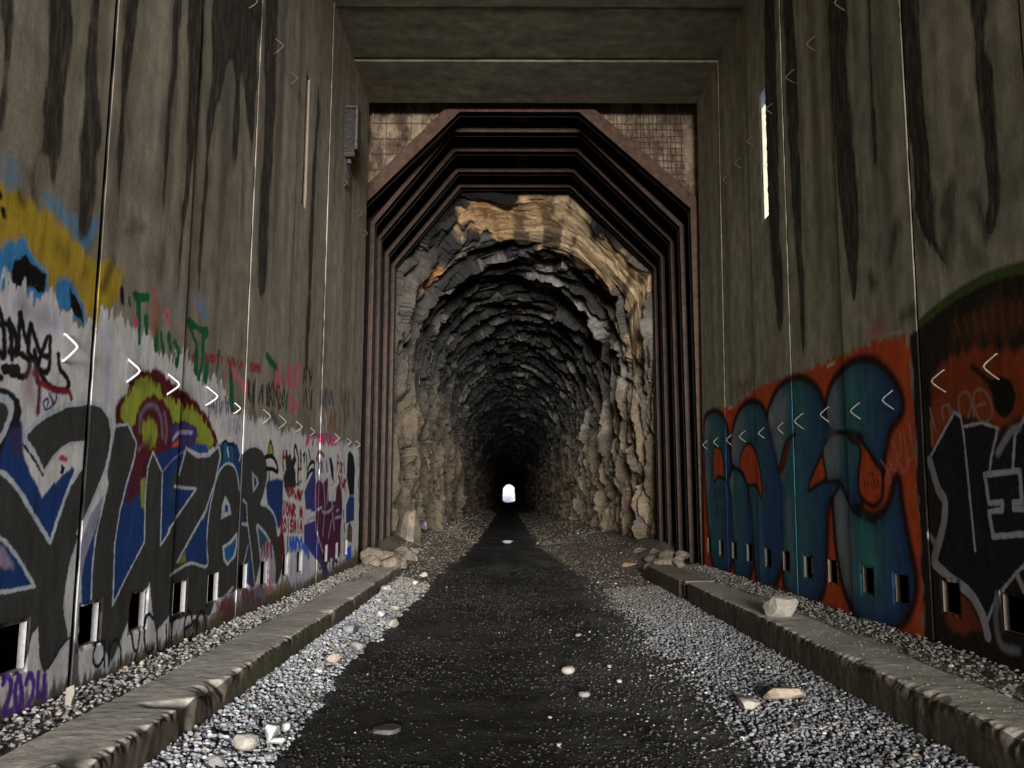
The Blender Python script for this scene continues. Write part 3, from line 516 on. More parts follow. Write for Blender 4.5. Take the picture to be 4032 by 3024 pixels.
# right-most piece: black ground with green arc, orange shapes, black letters with grey outline
fill('R', 'R7', [(172, 300), (200, 260), (300, 180), (400, 115), (500, 75), (640, 40), (640, 1700), (500, 1560), (300, 1450), (226, 1416), (215, 1150), (195, 700)], (19, 16, 12), .03, .02)
stroke('R', 'R7', [(205, 250), (300, 172), (400, 110), (500, 66), (640, 36)], .07, (38, 48, 20), edge=.04)
fill('R', 'R7', [(300, 330), (330, 250), (420, 190), (600, 130), (640, 300), (560, 320), (420, 320)], (46, 28, 16), .1, .08, a=.8)
for i in range(9): stroke('R', 'R7', [(330 + i * 34, 235 - i * 9), (345 + i * 32, 290 - i * 6)], .02, (74, 38, 22), edge=.03, a=.6)
fill('R', 'R7', [(250, 520), (265, 430), (330, 370), (420, 345), (520, 350), (640, 330), (640, 560), (540, 600), (490, 640), (430, 600), (330, 600), (260, 700), (240, 640)], (84, 34, 15), .08, .03, smooth=True)
fill('R', 'R7', [(455, 470), (490, 445), (530, 460), (550, 510), (540, 570), (505, 592), (475, 560), (465, 510)], (8, 7, 7), .02, smooth=True); stroke('R', 'R7', [(395, 410), (440, 450), (470, 480)], .04, (12, 9, 7), edge=.04)
for p in ([(350, 590), (345, 520), (375, 500), (390, 540), (380, 590)], [(290, 600), (285, 560), (310, 550), (315, 600)], [(400, 590), (400, 510), (430, 490), (462, 540), (462, 590), (430, 610), (405, 560), (440, 540)], [(320, 560), (330, 600)], [(240, 560), (262, 640)], [(245, 600), (250, 690)]): stroke('R', 'R7', p, .022, (84, 70, 60), edge=.012, a=.9)
GO = (104, 104, 110)
fill('R', 'R7', [(238, 742), (330, 572), (352, 592), (365, 625), (430, 614), (487, 632), (470, 720), (455, 790), (545, 650), (640, 560), (640, 1100), (582, 1120), (485, 1240), (455, 1300), (370, 1215), (275, 1110), (300, 980), (290, 880)], (14, 14, 19), .01)
for p in ([(238, 742), (330, 572), (352, 590), (363, 650), (405, 1075)], [(365, 625), (430, 612), (487, 632), (462, 740), (457, 800)], [(640, 560), (590, 580), (548, 660), (540, 785)], [(640, 1080), (560, 1150), (485, 1240), (460, 1300), (436, 1365)]): stroke('R', 'R7', p, .022, GO, smooth=False)
stroke('R', 'R7', [(487, 720), (530, 650), (560, 630)], .05, (78, 82, 86), edge=.03)
for p in ([(440, 800), (566, 786), (574, 900), (545, 900)], [(440, 800), (455, 903), (503, 900), (503, 930), (455, 935), (470, 1025), (640, 1010)], [(545, 900), (545, 925), (640, 925)]): stroke('R', 'R7', p, .035, GO, smooth=False)
stroke('R', 'R7', [(240, 750), (270, 850), (295, 900), (290, 980), (270, 1060), (255, 1110)], .075, (88, 88, 90), smooth=True); stroke('R', 'R7', [(255, 1120), (320, 1180), (385, 1230), (430, 1310), (450, 1385)], .075, (96, 96, 98))
stroke('R', 'R7', [(485, 1240), (480, 1330), (500, 1420), (560, 1440)], .05, (70, 72, 76), edge=.04); stroke('R', 'R7', [(555, 1160), (582, 1220)], .04, (90, 90, 95))
fill('R', 'R7', [(285, 1190), (350, 1230), (410, 1300), (420, 1360), (350, 1380), (300, 1350)], (72, 32, 16), .05, .02)
fill('R', 'R7', [(230, 1420), (300, 1440), (420, 1480), (640, 1560), (640, 1760), (230, 1500)], (44, 37, 29), .08, .04)
stroke('R', 'R7', [(238, 1020), (262, 1060), (250, 1110)], .05, (84, 84, 86), edge=.03)
fill('R', 'P', [(1519, 1225), (1560, 1236), (1700, 1272), (1850, 1335), (2000, 1390), (2000, 1450), (1519, 1260)], (52, 30, 20), .05, .03, a=.7)
stroke('R', 'R6', [(85, 1180), (100, 1330)], .08, (120, 34, 20), edge=.03)

# -- stains on bare concrete
for P in ([(20, -20), (90, -20), (75, 350), (50, 450), (20, 700), (0, 760), (-20, 640), (30, 470), (40, 300)],
          [(310, -20), (435, -20), (430, 200), (405, 420), (390, 600), (370, 850), (330, 1020), (305, 1050), (275, 920), (215, 1000), (200, 1180), (188, 1190), (200, 1050), (240, 850), (270, 650), (300, 450), (300, 200)],
          [(545, -20), (605, -20), (595, 250), (600, 500), (600, 800), (580, 950), (570, 1150), (550, 1350), (500, 1480), (460, 1430), (480, 1100), (490, 850), (520, 600), (510, 400), (530, 150)],
          [(740, -20), (820, -20), (785, 300), (750, 600), (735, 800), (720, 1100), (693, 1440), (684, 1300), (690, 1000), (710, 700), (720, 400)],
          [(1030, -20), (1080, -20), (1050, 350), (1030, 550), (1000, 800), (985, 1000), (960, 1500), (950, 1600), (960, 1300), (970, 1000), (990, 700), (1010, 450), (1020, 250)],
          [(1120, -20), (1205, -20), (1195, 400), (1175, 700), (1150, 900), (1120, 1150), (1080, 1350), (1060, 1700), (1050, 1700), (1070, 1350), (1100, 1100), (1110, 800), (1115, 400)],
          [(1280, -20), (1545, -20), (1535, 300), (1525, 600), (1500, 900), (1470, 700), (1440, 450), (1425, 700), (1402, 970), (1388, 850), (1400, 500), (1370, 370), (1330, 520), (1285, 640), (1255, 850), (1230, 1100), (1200, 1500), (1190, 1700), (1180, 1700), (1200, 1300), (1220, 1000), (1240, 650), (1270, 400)],
          [(1585, -20), (1650, -20), (1645, 300), (1635, 600), (1620, 900), (1600, 1200), (1580, 1700), (1530, 1700), (1540, 1200), (1560, 900), (1575, 600), (1570, 300)],
          [(1890, 500), (1900, 700), (1882, 900), (1868, 1250), (1852, 1700), (1832, 1700), (1842, 1300), (1855, 1000), (1875, 800)]): stain('L', 'L1', P)
stain('L', 'Z3', [(655, -40), (672, -40), (660, 180), (655, 320), (640, 320), (645, 150)]); smudge('L', 'L1', [(1450, 1000), (1440, 1300)], .1, .35); smudge('L', 'L1', [(700, 1380), (850, 1350)], .03, .4, .05)
smudge('L', 'L1', [(1100, 1500), (1110, 1640)], .05, .4); smudge('L', 'Z1', [(190, 150), (200, 300)], .05, .6, .05)
for P in ([(490, -20), (530, -20), (545, 400), (555, 1000), (570, 1300), (566, 1540), (550, 1500), (520, 1200), (500, 900), (490, 400)],
          [(570, -20), (615, -20), (635, 300), (645, 700), (655, 1000), (672, 1500), (662, 1640), (640, 1300), (612, 900), (590, 500), (580, 200)],
          [(790, -20), (870, -20), (875, 350), (900, 600), (925, 1000), (922, 1300), (905, 1380), (880, 1250), (850, 1050), (825, 800), (800, 450)],
          [(963, -20), (988, -20), (995, 450), (1008, 560), (1020, 850), (1030, 950), (1010, 830), (985, 450)],
          [(1120, -20), (1200, -20), (1220, 250), (1245, 600), (1275, 900), (1290, 1130), (1345, 1240), (1270, 1160), (1200, 1020), (1170, 700), (1150, 400)],
          [(1430, -20), (1510, -20), (1530, 200), (1560, 550), (1575, 800), (1575, 970), (1545, 1090), (1510, 1050), (1525, 900), (1490, 550), (1460, 200)]): stain('R', 'R8', P)
for p, w, a in (([(1350, 900), (1330, 1200)], .12, .8), ([(1100, 1070), (1070, 1220)], .14, .8), ([(975, 1290), (990, 1320)], .1, .8), ([(1480, 900), (1520, 1100)], .12, .8), ([(1420, 1080), (1480, 1200)], .14, .5), ([(1130, 1480), (1200, 1440)], .08, .7), ([(1620, 700), (1660, 900)], .08, .5), ([(1180, 1000), (1240, 1200)], .08, .6)): smudge('R', 'R8', p, w, a)

def evaluate(ops, Y, Z, paint):
    """paint each op over the wall points; returns rgba (paint) or a single stain value"""
    n = len(Y); rgb = np.zeros((n, 3)); al = np.zeros(n)
    order = np.argsort(Y)
    Ys = Y[order]; nz = {}
    for op in ops:
        kind, P, col, edge, rough, a, rs, x = op
        pad = edge + rough * 1.5 + (x if kind == 'stroke' else 0) + .01
        lo, hi = np.searchsorted(Ys, [P[:, 0].min() - pad, P[:, 0].max() + pad])
        if hi <= lo: continue
        idx = order[lo:hi]; idx = idx[(Z[idx] > P[:, 1].min() - pad) & (Z[idx] < P[:, 1].max() + pad)]
        if not len(idx): continue
        y, z = Y[idx], Z[idx]; d2 = np.full(len(y), 1e9); closed = kind == 'fill'; inside = np.zeros(len(y), bool)
        N = len(P)
        for i in range(N if closed else N - 1):
            ax, ay = P[i]; bx, by = P[(i + 1) % N]; ex, ey = bx - ax, by - ay; L = ex * ex + ey * ey + 1e-12
            t = np.clip(((y - ax) * ex + (z - ay) * ey) / L, 0, 1)
            d2 = np.minimum(d2, (y - ax - t * ex) ** 2 + (z - ay - t * ey) ** 2)
            if closed and ay != by:
                c = ((z >= ay) != (z >= by)); xc = ax + (z - ay) * ex / (by - ay); inside ^= c & (y < xc)
        d = np.sqrt(d2); sd = np.where(inside, -d, d) if closed else d - x * .5
        if rough: sd = sd + rough * fbm(y * rs * 2.2, z * rs * .7, s=3, o=4) * 1.8
        sd = sd + .004 * vn(y * 60, z * 60, s=8)
        c = np.clip(.5 - sd / max(edge, 1e-3), 0, 1) * a
        c = c * c * (3 - 2 * c) if a == 1 else c
        if paint:
            k = KL if paint == 'L' else KR
            cc = lin(col) * k
            if kind == 'fill' and x is not None:
                g0, g1, g2 = [lin(q) * k for q in x]
                t = (P[:, 0].max() - y) / max(P[:, 0].max() - P[:, 0].min(), .01)     # far edge of each letter is pale, near edge navy
                t = np.clip(t + .25 * (P[:, 1].max() - z - .4) * .3 + .1 * fbm(y * 3, z * 3, s=77), 0, 1)
                pale = np.clip(1 - t / .3, 0, 1)[:, None]; navy = np.clip((t - .5) / .4, 0, 1)[:, None]
                low = np.clip((P[:, 1].min() + .35 - z) / .35, 0, 1)[:, None]
                cc = g1 * (1 - pale) + g0 * pale; cc = cc * (1 - navy) + g2 * navy; cc = cc * (1 - low * .8) + g2 * low * .8
                cc = cc * (.75 + .5 * np.clip(-sd / .12, 0, 1))[:, None]
            o_a = al[idx]; cc = cc if np.ndim(cc) == 2 else np.tile(cc, (len(idx), 1)); na = c + o_a * (1 - c)
            rgb[idx] = (cc * c[:, None] + rgb[idx] * (o_a * (1 - c))[:, None]) / np.maximum(na, 1e-6)[:, None]; al[idx] = na
        else:
            al[idx] = np.maximum(al[idx], c)
    return (np.concatenate([np.clip(rgb, 0, .9), al[:, None]], 1) if paint else al)
# ---------------------------------------------------------------- the concrete shed
TH = .16
YL = [-7.0, -4.2, -1.4, .2, 1.7, 3.06, 4.43, 5.67, 7.04, 8.42, 9.92, 11.30, YEND]
YR = [-4.5, -2.0, .4, 1.85, 3.2, 4.53, 5.92, 7.27, 8.64, 9.95, 11.34, YEND]
SLOTS = {'L': [3.16, 3.81, 4.49, 5.09, 5.75, 6.40, 7.10, 7.74, 8.46, 9.05, 9.74, 10.33, 10.98, 11.62],
         'R': [3.72, 4.88, 5.56, 6.28, 6.86, 7.61, 8.25, 8.88, 9.52, 10.25, 10.95, 11.62, 12.32]}
LOOPS = {'L': [(4.15, .76, 1), (4.85, .75, 1), (5.43, .75, 1), (6.15, .76, 1), (6.80, .74, .6), (7.59, .75, .95), (8.13, .75, .95), (8.79, .76, .8), (9.45, .76, .6), (10.75, .78, .9), (11.6, .79, .7), (12.3, .80, .8),
               (6.70, 4.29, .9), (7.49, 4.33, 1.1), (8.07, 4.31, .95), (10.79, 4.26, .8), (12.0, 4.26, .8), (12.45, 4.1, .8)],
         'R': [(4.98, .80, 1.15), (5.60, .80, 1.1), (6.36, .76, 1.1), (6.97, .74, 1.05), (7.67, .78, 1), (8.34, .78, 1.15), (8.95, .76, .9), (9.62, .76, .9), (10.4, .78, 1), (11.05, .78, 1), (11.75, .8, .95), (12.4, .8, .95),
               (6.92, 4.44, 1.25), (7.66, 4.47, 1.1), (8.26, 4.45, 1.1), (9.0, 4.45, .9), (9.75, 4.40, .9), (10.35, 4.36, .9), (10.95, 4.37, .9)]}
SLIT = {'L': (8.72, 8.86, 3.2, 4.72), 'R': (9.25, 9.42, 3.27, 4.85)}
def wx(side, z, d):
    return LX - d if side == 'L' else rx(z) + d
def with_edges(a, edges):
    return np.unique(np.round(np.concatenate([a, edges]), 5))
M['ice'] = simple('frosted_slit', (.5, .58, .70), (.62, .70, .82), 8, .8)  # pale blue colours the slit lining in place of daylight
M['slot_soot'] = simple('soot_caked_slot', (.006, .005, .004), (.03, .025, .02), 20)  # near-black back paints in the darkness of a deep recess
def make_wall(side, YS, label, mat):
    root = empty('concrete_wall', (LX if side == 'L' else 2.97, YEND / 2, FLOOR), label, 'wall')
    for k in range(len(YS) - 1):
        y0, y1 = YS[k] + .009, YS[k + 1] - .009
        vis = y1 > 3.2
        ym = max(y0, 3.2); dy = min(.022, max(.0055, .0055 * (ym / 4) ** 1.6)) if vis else .3
        dz = .0055 * (ym / 4) if vis else .3
        ys = np.arange(y0 + .016, y1 - .016, dy); ys = np.append(ys, y1 - .016)
        ys = np.concatenate([[y0 - .0004, y0, y0 + .005], ys, [y1 - .005, y1, y1 + .0004]])
        zs = np.concatenate([np.arange(-1.4, 1.95, dz), np.arange(1.95, CEIL + .01, min(.03, dz * 2.2) if vis else .6)])
        holes = []
        if vis:
            for s in SLOTS[side]:
                if y0 < s and s + .21 < y1:
                    j = random.uniform(-.012, .012); holes.append((s + j, s + .215 + j, -.77 + j, -.56 + j * .7, 'slot'))
            a, b, c, d = SLIT[side]
            if y0 < a < y1: holes.append((a, b, c, d, 'slit'))
        for h in holes:
            ys = ys[(np.abs(ys - h[0]) > dy * .4) & (np.abs(ys - h[1]) > dy * .4)]; zs = zs[(np.abs(zs - h[2]) > dz * .4) & (np.abs(zs - h[3]) > dz * .4)]
            ys = with_edges(ys, h[:2]); zs = with_edges(zs, h[2:4])
        ny, nz = len(ys), len(zs); YY, ZZ = np.meshgrid(ys, zs, indexing='ij'); y, z = YY.ravel(), ZZ.ravel()
        e = np.minimum(y - y0, y1 - y)
        d = np.where(e < -.0002, .010, np.where(e < .001, .005, np.where(e < .004, .0015, 0))) * (1 + .5 * vn(z * 9, z * 0 + k, s=31)) + np.clip(vn(z * 4, z * 0 + k * 3.3, s=32) - .3, 0, 1) * .003 * (e < .004)
        off = (-1, 1)[k % 2] * .003 + random.uniform(-.003, .003)
        d = d + off + .0016 * fbm(y * 3, z * .7, s=40 + k, o=3) + .0003 * fbm(y * 22, z * 4, s=50, o=2)
        for h in holes:      # chipped arrises round each opening
            dd = np.maximum(np.maximum(h[0] - y, y - h[1]), np.maximum(h[2] - z, z - h[3])); d = d + np.where(np.abs(dd) < .02, .006 * (1 + vn(y * 25, z * 25, s=5)), 0)
        X = wx(side, z, 0) + (-d if side == 'L' else d)
        V = np.stack([X, y, z], 1)
        cy_ = (ys[:-1] + ys[1:]) / 2; cz = (zs[:-1] + zs[1:]) / 2
        keep = np.ones((ny - 1, nz - 1), bool)
        for h in holes: keep[np.ix_((cy_ > h[0]) & (cy_ < h[1]), (cz > h[2]) & (cz < h[3]))] = False
        Q = grid_quads(ny, nz, keep)
        # sides, top and back of the precast slab
        z0, z1 = zs[0], zs[-1]
        def bk(yy, zz): return (wx(side, zz, TH), yy, zz)
        extra = []; EQ = []; n0 = len(V)
        fr = [0, nz - 1, (ny - 1) * nz, (ny - 1) * nz + nz - 1]
        extra += [bk(y0, z0), bk(y0, z1), bk(y1, z0), bk(y1, z1)]
        EQ += [(fr[0], fr[1], n0 + 1, n0), (fr[2], fr[3], n0 + 3, n0 + 2)]
        sl = [h for h in holes if h[4] == 'slit' and side == 'R']
        if sl:
            a, b, c, dd_ = sl[0][:4]; b2 = b + .46; m = n0 + 4
            extra += [bk(a, z0), bk(a, z1), bk(b2, z0), bk(b2, z1), bk(a, c - .03), bk(b2, c - .03), bk(a, dd_ + .03), bk(b2, dd_ + .03)]
            EQ += [(n0, m, m + 1, n0 + 1), (m + 2, n0 + 2, n0 + 3, m + 3), (m, m + 2, m + 5, m + 4), (m + 6, m + 7, m + 3, m + 1)]
        else: EQ += [(n0, n0 + 2, n0 + 3, n0 + 1)]
        V2 = np.vstack([V, np.array(extra)]); Q2 = np.vstack([Q, np.array(EQ)])
        n2 = len(V2)
        paint = np.zeros((n2, 4)); st = np.zeros(n2)
        if vis:
            paint[:n0] = evaluate(OPS[side], y, z, side); st[:n0] = evaluate(STAINS[side], y, z, None)
            ws = .5 * np.clip(fbm(y * 3.5 + 9, z * .14, s=55, o=4) * 2.2 - .05, 0, 1) * np.clip((z - 1.2 - .8 * vn(y * 3, y * 0, s=56)) / 2.5, 0, 1); st[:n0] = np.maximum(st[:n0], ws)
            dk = (e < .0045) if (side == 'L' and abs(y0 - 4.43) < .05) else (e < -.0002); paint[:n0][dk] = 0; st[:n0][dk] = 1; st[n0:] = 1; paint[n0:] = (.002, .002, .002, 1); paint[:n0][dk] = (.004, .004, .004, 1)
        p = mesh_np('panel', V2, Q2, mat, root, True, {'paint': ('FLOAT_COLOR', paint), 'stain': ('FLOAT', st)})
        fl = np.ones(len(Q2), bool); ey = y[np.minimum(Q2, n0 - 1)]; fl[(ey.min(1) < y0 + .0055) | (ey.max(1) > y1 - .0055)] = False; p.data.polygons.foreach_set('use_smooth', fl)
        if vis:
            # streaks and fine runs: part of the stain value
            pass
        for h in holes:
            a, b, c, dd_, typ = h; dep = .15; mb = MB(); o = .006; dep = .15
            def P(d_, yy, zz): return (wx(side, zz, d_), yy, zz)
            if typ == 'slot' or side == 'L':
                b2 = b
                q = [P(o, a, c), P(o, b, c), P(o, b, dd_), P(o, a, dd_), P(dep, a, c), P(dep, b2, c), P(dep, b2, dd_), P(dep, a, dd_)]
                sh = .04; q1 = [P(o, a, c), P(o, b, c), P(o, b, dd_), P(o, a, dd_), P(sh, a, c), P(sh, b, c), P(sh, b, dd_), P(sh, a, dd_)]
                mb.add(q1, [(0, 1, 5, 4), (1, 2, 6, 5), (2, 3, 7, 6), (3, 0, 4, 7)])
            else:
                b2 = b + .46
                q = [P(o, a, c), P(o, b, c), P(o, b, dd_), P(o, a, dd_), P(TH, a, c - .03), P(TH, b2, c - .03), P(TH, b2, dd_ + .03), P(TH, a, dd_ + .03)]
                mb.add(q, [(0, 1, 5, 4), (1, 2, 6, 5), (2, 3, 7, 6), (3, 0, 4, 7)])
            ob = mb.build('slot' if typ == 'slot' else 'slit', M['ice'] if (side == 'R' and typ == 'slit') else M['jamb'] if side == 'L' and typ == 'slot' else M['jamb_dark'])
            ob.parent = p; ob.location = -Vector(root.location)
            if typ == 'slot' or side == 'L':
                me = ob.data; bm = bmesh.new(); bm.from_mesh(me)
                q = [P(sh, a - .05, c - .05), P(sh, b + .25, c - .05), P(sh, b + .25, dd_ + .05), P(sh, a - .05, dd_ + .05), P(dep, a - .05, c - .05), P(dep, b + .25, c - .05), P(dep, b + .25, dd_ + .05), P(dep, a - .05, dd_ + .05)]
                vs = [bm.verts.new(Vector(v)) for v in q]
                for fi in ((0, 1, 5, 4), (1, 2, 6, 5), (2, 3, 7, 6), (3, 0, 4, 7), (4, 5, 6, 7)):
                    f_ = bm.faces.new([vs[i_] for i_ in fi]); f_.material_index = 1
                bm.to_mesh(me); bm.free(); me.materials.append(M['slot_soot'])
        for (ly, lz, sc) in LOOPS[side]:
            if not (y0 < ly < y1) or not vis: continue
            sg = 1 if side == 'L' else -1; hz = .068 * sc; pr = .076 * sc
            x0 = wx(side, lz, 0); r = .0072 if side == 'L' and ly < 6.5 and lz < 2 else .0054
            j = random.uniform(-.02, .02)
            path = [(x0 - sg * .02, ly - .01, lz + hz), (x0 + sg * .004, ly - .005, lz + hz), (x0 + sg * pr * .45, ly + j * .5, lz + hz * .62), (x0 + sg * pr * .85, ly + j, lz + hz * .25), (x0 + sg * pr, ly + j, lz), (x0 + sg * pr * .85, ly + j, lz - hz * .25),
                    (x0 + sg * pr * .45, ly + j * .5, lz - hz * .62), (x0 + sg * .004, ly - .005, lz - hz), (x0 - sg * .02, ly - .01, lz - hz)]
            mb = MB(); mb.tube(path, r, 8)
            ob = mb.build('rebar_loop', M['rebar_rust'] if lz > 2 else M['rebar'] if side == 'L' and ly < 7 else M['rebar_dull'], smooth=True)
            ob.parent = p; ob.location = -Vector(root.location)
    return root
M['jamb_dark'] = concrete_mat('dark_slot_concrete', (.3, .25, .2), (.06, .05, .04))
wall_L = make_wall('L', YL, 'left concrete wall of tall panels covered low down in white, grey, blue and lime graffiti', M['left'])
wall_R = make_wall('R', YR, 'right concrete wall of tall panels with blue bubble letters on orange paint', M['right'])

# ceiling of flat panels, the last three in the picture
ceil = empty('concrete_ceiling', (.36, 6, CEIL), 'flat bare concrete ceiling of wide slabs over the passage', 'ceiling')
YC = [-5.5, -2.0, 1.0, 4.2, 7.0, 10.06, 11.34, YEND]
for k in range(len(YC) - 1):
    y0, y1 = YC[k] + .006, YC[k + 1] - .006
    ys = np.concatenate([[y0, y0 + .02], np.arange(y0 + .06, y1 - .03, .05), [y1 - .02, y1]]); xs = np.arange(-2.42, 3.26, .05)
    XX, YY = np.meshgrid(xs, ys, indexing='ij'); x, y = XX.ravel(), YY.ravel()
    e = np.minimum(y - y0, y1 - y); zz = CEIL + np.where(e < .001, .06 if k == 5 else .03, 0) + .004 * fbm(x * 2, y * 2, s=60 + k) + (.004 if k % 2 else -.004)
    V = np.stack([x, y, zz], 1); nx, ny = len(xs), len(ys); n0 = len(V)
    ex = np.array([(xs[0], y0, CEIL + .3), (xs[-1], y0, CEIL + .3), (xs[-1], y1, CEIL + .3), (xs[0], y1, CEIL + .3)])
    c = [0, (nx - 1) * ny, (nx - 1) * ny + ny - 1, ny - 1]
    Q = np.vstack([grid_quads(nx, ny), [(n0, n0 + 1, n0 + 2, n0 + 3), (c[0], c[1], n0 + 1, n0), (c[2], c[3], n0 + 3, n0 + 2), (c[1], c[2], n0 + 2, n0 + 1), (c[3], c[0], n0, n0 + 3)]])
    mesh_np('panel', np.vstack([V, ex]), Q, M['ceiling'], ceil, True)

# ---------------------------------------------------------------- ground sheet
def lefted(y): return -1.22 + .07 * fbm(y * .9, y * 0, s=71) + .05 * fbm(y * 6, y * 0, s=72)
def righted(y): return 1.24 + .13 * fbm(y * .7, y * 0, s=73) + .06 * fbm(y * 5, y * 0, s=74) - np.clip((4.5 - y) / 2, 0, 1) * .12
def ground_h(x, y):
    tun = np.clip((y - 13.0) / 2.5, 0, 1)
    mid = -1.30
    gl = np.clip((-1.1 - x) / .4, 0, 1); gr = np.clip((x - 1.1) / 1.0, 0, 1)
    h = mid + .155 * gl + .075 * gr
    led = np.where((x < -1.78) | (x > 2.3), 1.0, 0.0) * np.clip(1 - (y - 13.2) / .3, 0, 1)
    h = h * (1 - led) + led * (-1.035 + .03 * np.clip((-2.0 - x) / .25, 0, 1) + .03 * np.clip((x - 2.7) / .25, 0, 1))
    bank = np.clip((np.abs(x - .32) - 1.25) / 1.3, 0, 1) ** 1.3
    h = h + tun * bank * .42
    h = h + .012 * fbm(x * 4, y * 4, s=80) + .05 * tun * fbm(x * 1.5, y * .8, s=81)
    return h
def grow(a, b, d0, ref, p=1.3):
    out = [a]
    while out[-1] < b: out.append(out[-1] + d0 * max(1, out[-1] / ref) ** p)
    return np.array(out)
xs = np.concatenate([[-400, -120, -40, -15, -6], np.arange(-3.2, 3.9, .05), [6, 15, 40, 120, 400]])
ys = np.concatenate([[-400, -150, -60, -30, -15, -8.5, -8, -4, -1, 1, 2], grow(2.3, 335, .05, 6, 1.3), [345, 370, 420, 600, 900]])
XX, YY = np.meshgrid(xs, ys, indexing='ij'); x, y = XX.ravel(), YY.ravel(); z = ground_h(np.clip(x, -3.2, 3.85), y)
z = np.where((x < -3.3) | (x > 4), FLOOR - .1, z); z = np.where(y < 2.2, FLOOR - .02, z); z = np.where(y < -8, FLOOR - .02 - np.clip(-8 - y, 0, 400) * .3, z)  # ground behind the shed dropped to let low sun rays reach the ceiling
n1 = fbm(x * 1.3, y * 1.3, s=90)[:, None]; n2 = fbm(x * 9, y * 9, s=91)[:, None]
tun = np.clip((y - 12.5) / 3, 0, 1)[:, None]
led = (((x < -1.8) | (x > 2.3)) & (y < 13.4))[:, None]
col = np.where(led, np.array([.40, .36, .31]), np.array([.13, .125, .118])) * (1 + .25 * n1 + .25 * n2)
col = col * (1 - tun) + tun * np.array([.20, .17, .13]) * (1 + .3 * n1 + .3 * n2)
gx = ((x > 1.4) & (x < 2.3))[:, None] * np.clip((y - 7) / 3, 0, 1)[:, None]; col = col * (1 - gx) + gx * np.array([.20, .17, .135]) * (1 + .3 * n2)
out = (y < -3)[:, None]; col = np.where(out, np.array([.6, .6, .6]), col); col = np.clip(col, .01, .9)  # unseen ground behind the camera whitened to bounce light up inside
t = NT('grit_ground'); a = t.attr('tint'); vo = t.n('ShaderNodeTexVoronoi'); vo.inputs['Scale'].default_value = 42; t.l(t.coords(), vo.inputs['Vector'])
fn = t.noise(30, 8, t.coords(), .75)
col_ = t.mix(.7, a.outputs['Color'], t.ramp(fn, [(.3, (.2, .2, .2)), (.7, (.85, .85, .85))]), 'OVERLAY')
col_ = t.mix(.35, col_, t.ramp(vo.outputs['Distance'], [(0, (.75, .75, .75)), (.6, (.25, .25, .25))]), 'OVERLAY')
t.bump(t.math('SUBTRACT', fn, t.math('MULTIPLY', vo.outputs['Distance'], .6)), .9, .02)
M['ground'] = t.fin(col_, .95, .2)
g = mesh_np('ground', np.stack([x, y, z], 1), grid_quads(len(xs), len(ys)), M['ground'], None, True, {'tint': ('FLOAT_COLOR', np.hstack([col, np.ones((len(col), 1))]))})
tag(g, kind='structure')
# dark damp roadway down the middle
ys = np.concatenate([[-7.5, -5, -3, 0, 1.5], grow(2.3, 345, .03, 5, 1.35)]); us = np.linspace(0, 1, 110)
UU, YY = np.meshgrid(us, ys, indexing='ij'); u, y = UU.ravel(), YY.ravel()
nar = np.clip((y - 14) / 8, 0, 1) * .22
xl, xr = lefted(y) + nar, righted(y) - nar * 1.4
x = xl - .08 + (xr - xl + .16) * u
e = np.minimum(x - xl, (xr - x) * .8) + .10 * fbm(x * 2.2, y * 2.2, s=94) + .06 * fbm(x * 7, y * 7, s=95) - .02 + .02 * fbm(x * 25, y * 25, s=96)
z = ground_h(x, y) + np.clip(e * .35, -.06, .02) + .004 * fbm(x * 14, y * 14, s=97)
dust = np.clip(1 - (xr - x) / .75 + .9 * fbm(x * 2.5, y * 1.2, s=98, o=5), 0, 1) ** 1.3 + .7 * np.clip(1 - (x - xl) / .22 + .6 * fbm(x * 4, y * 4, s=99), 0, 1) + .55 * np.clip(fbm(x * 1.4, y * .5, s=101, o=5) * 2 - .1, 0, 1)
dust = np.clip(dust, 0, 1)
t = NT('damp_roadway'); c0 = t.coords(); n0 = t.noise(2.2, 6, c0, .65); fn = t.noise(70, 7, t.coords((1, 1, 1)), .8)
vo = t.n('ShaderNodeTexVoronoi'); vo.inputs['Scale'].default_value = 55; t.l(c0, vo.inputs['Vector'])
sp = t.ramp(vo.outputs['Color'], [(.72, (0, 0, 0)), (.95, (.55, .55, .55))])
col_ = t.ramp(n0, [(.3, (.012, .0115, .0105)), (.55, (.026, .024, .021)), (.75, (.05, .045, .038))])
col_ = t.mix(t.math('MULTIPLY', sp, .5), col_, (.12, .11, .1)); col_ = t.mix(.5, col_, t.ramp(fn, [(.3, (.2, .2, .2)), (.7, (.9, .9, .9))]), 'OVERLAY')
da = t.attr('dust'); col_ = t.mix(t.math('MULTIPLY', da.outputs['Fac'], .75), col_, t.ramp(fn, [(.35, (.045, .042, .037)), (.62, (.17, .16, .145))]))
t.bump(t.math('SUBTRACT', t.math('MULTIPLY', fn, .8), t.math('MULTIPLY', vo.outputs['Distance'], .9)), 1.0, .02)
M['road'] = t.fin(col_, t.ramp(n0, [(.35, (.42, .42, .42)), (.6, (.85, .85, .85))]), .3)
r = mesh_np('road', np.stack([x, y, z], 1), grid_quads(len(us), len(ys)), M['road'], None, True, {'dust': ('FLOAT', dust)}); tag(r, kind='structure')

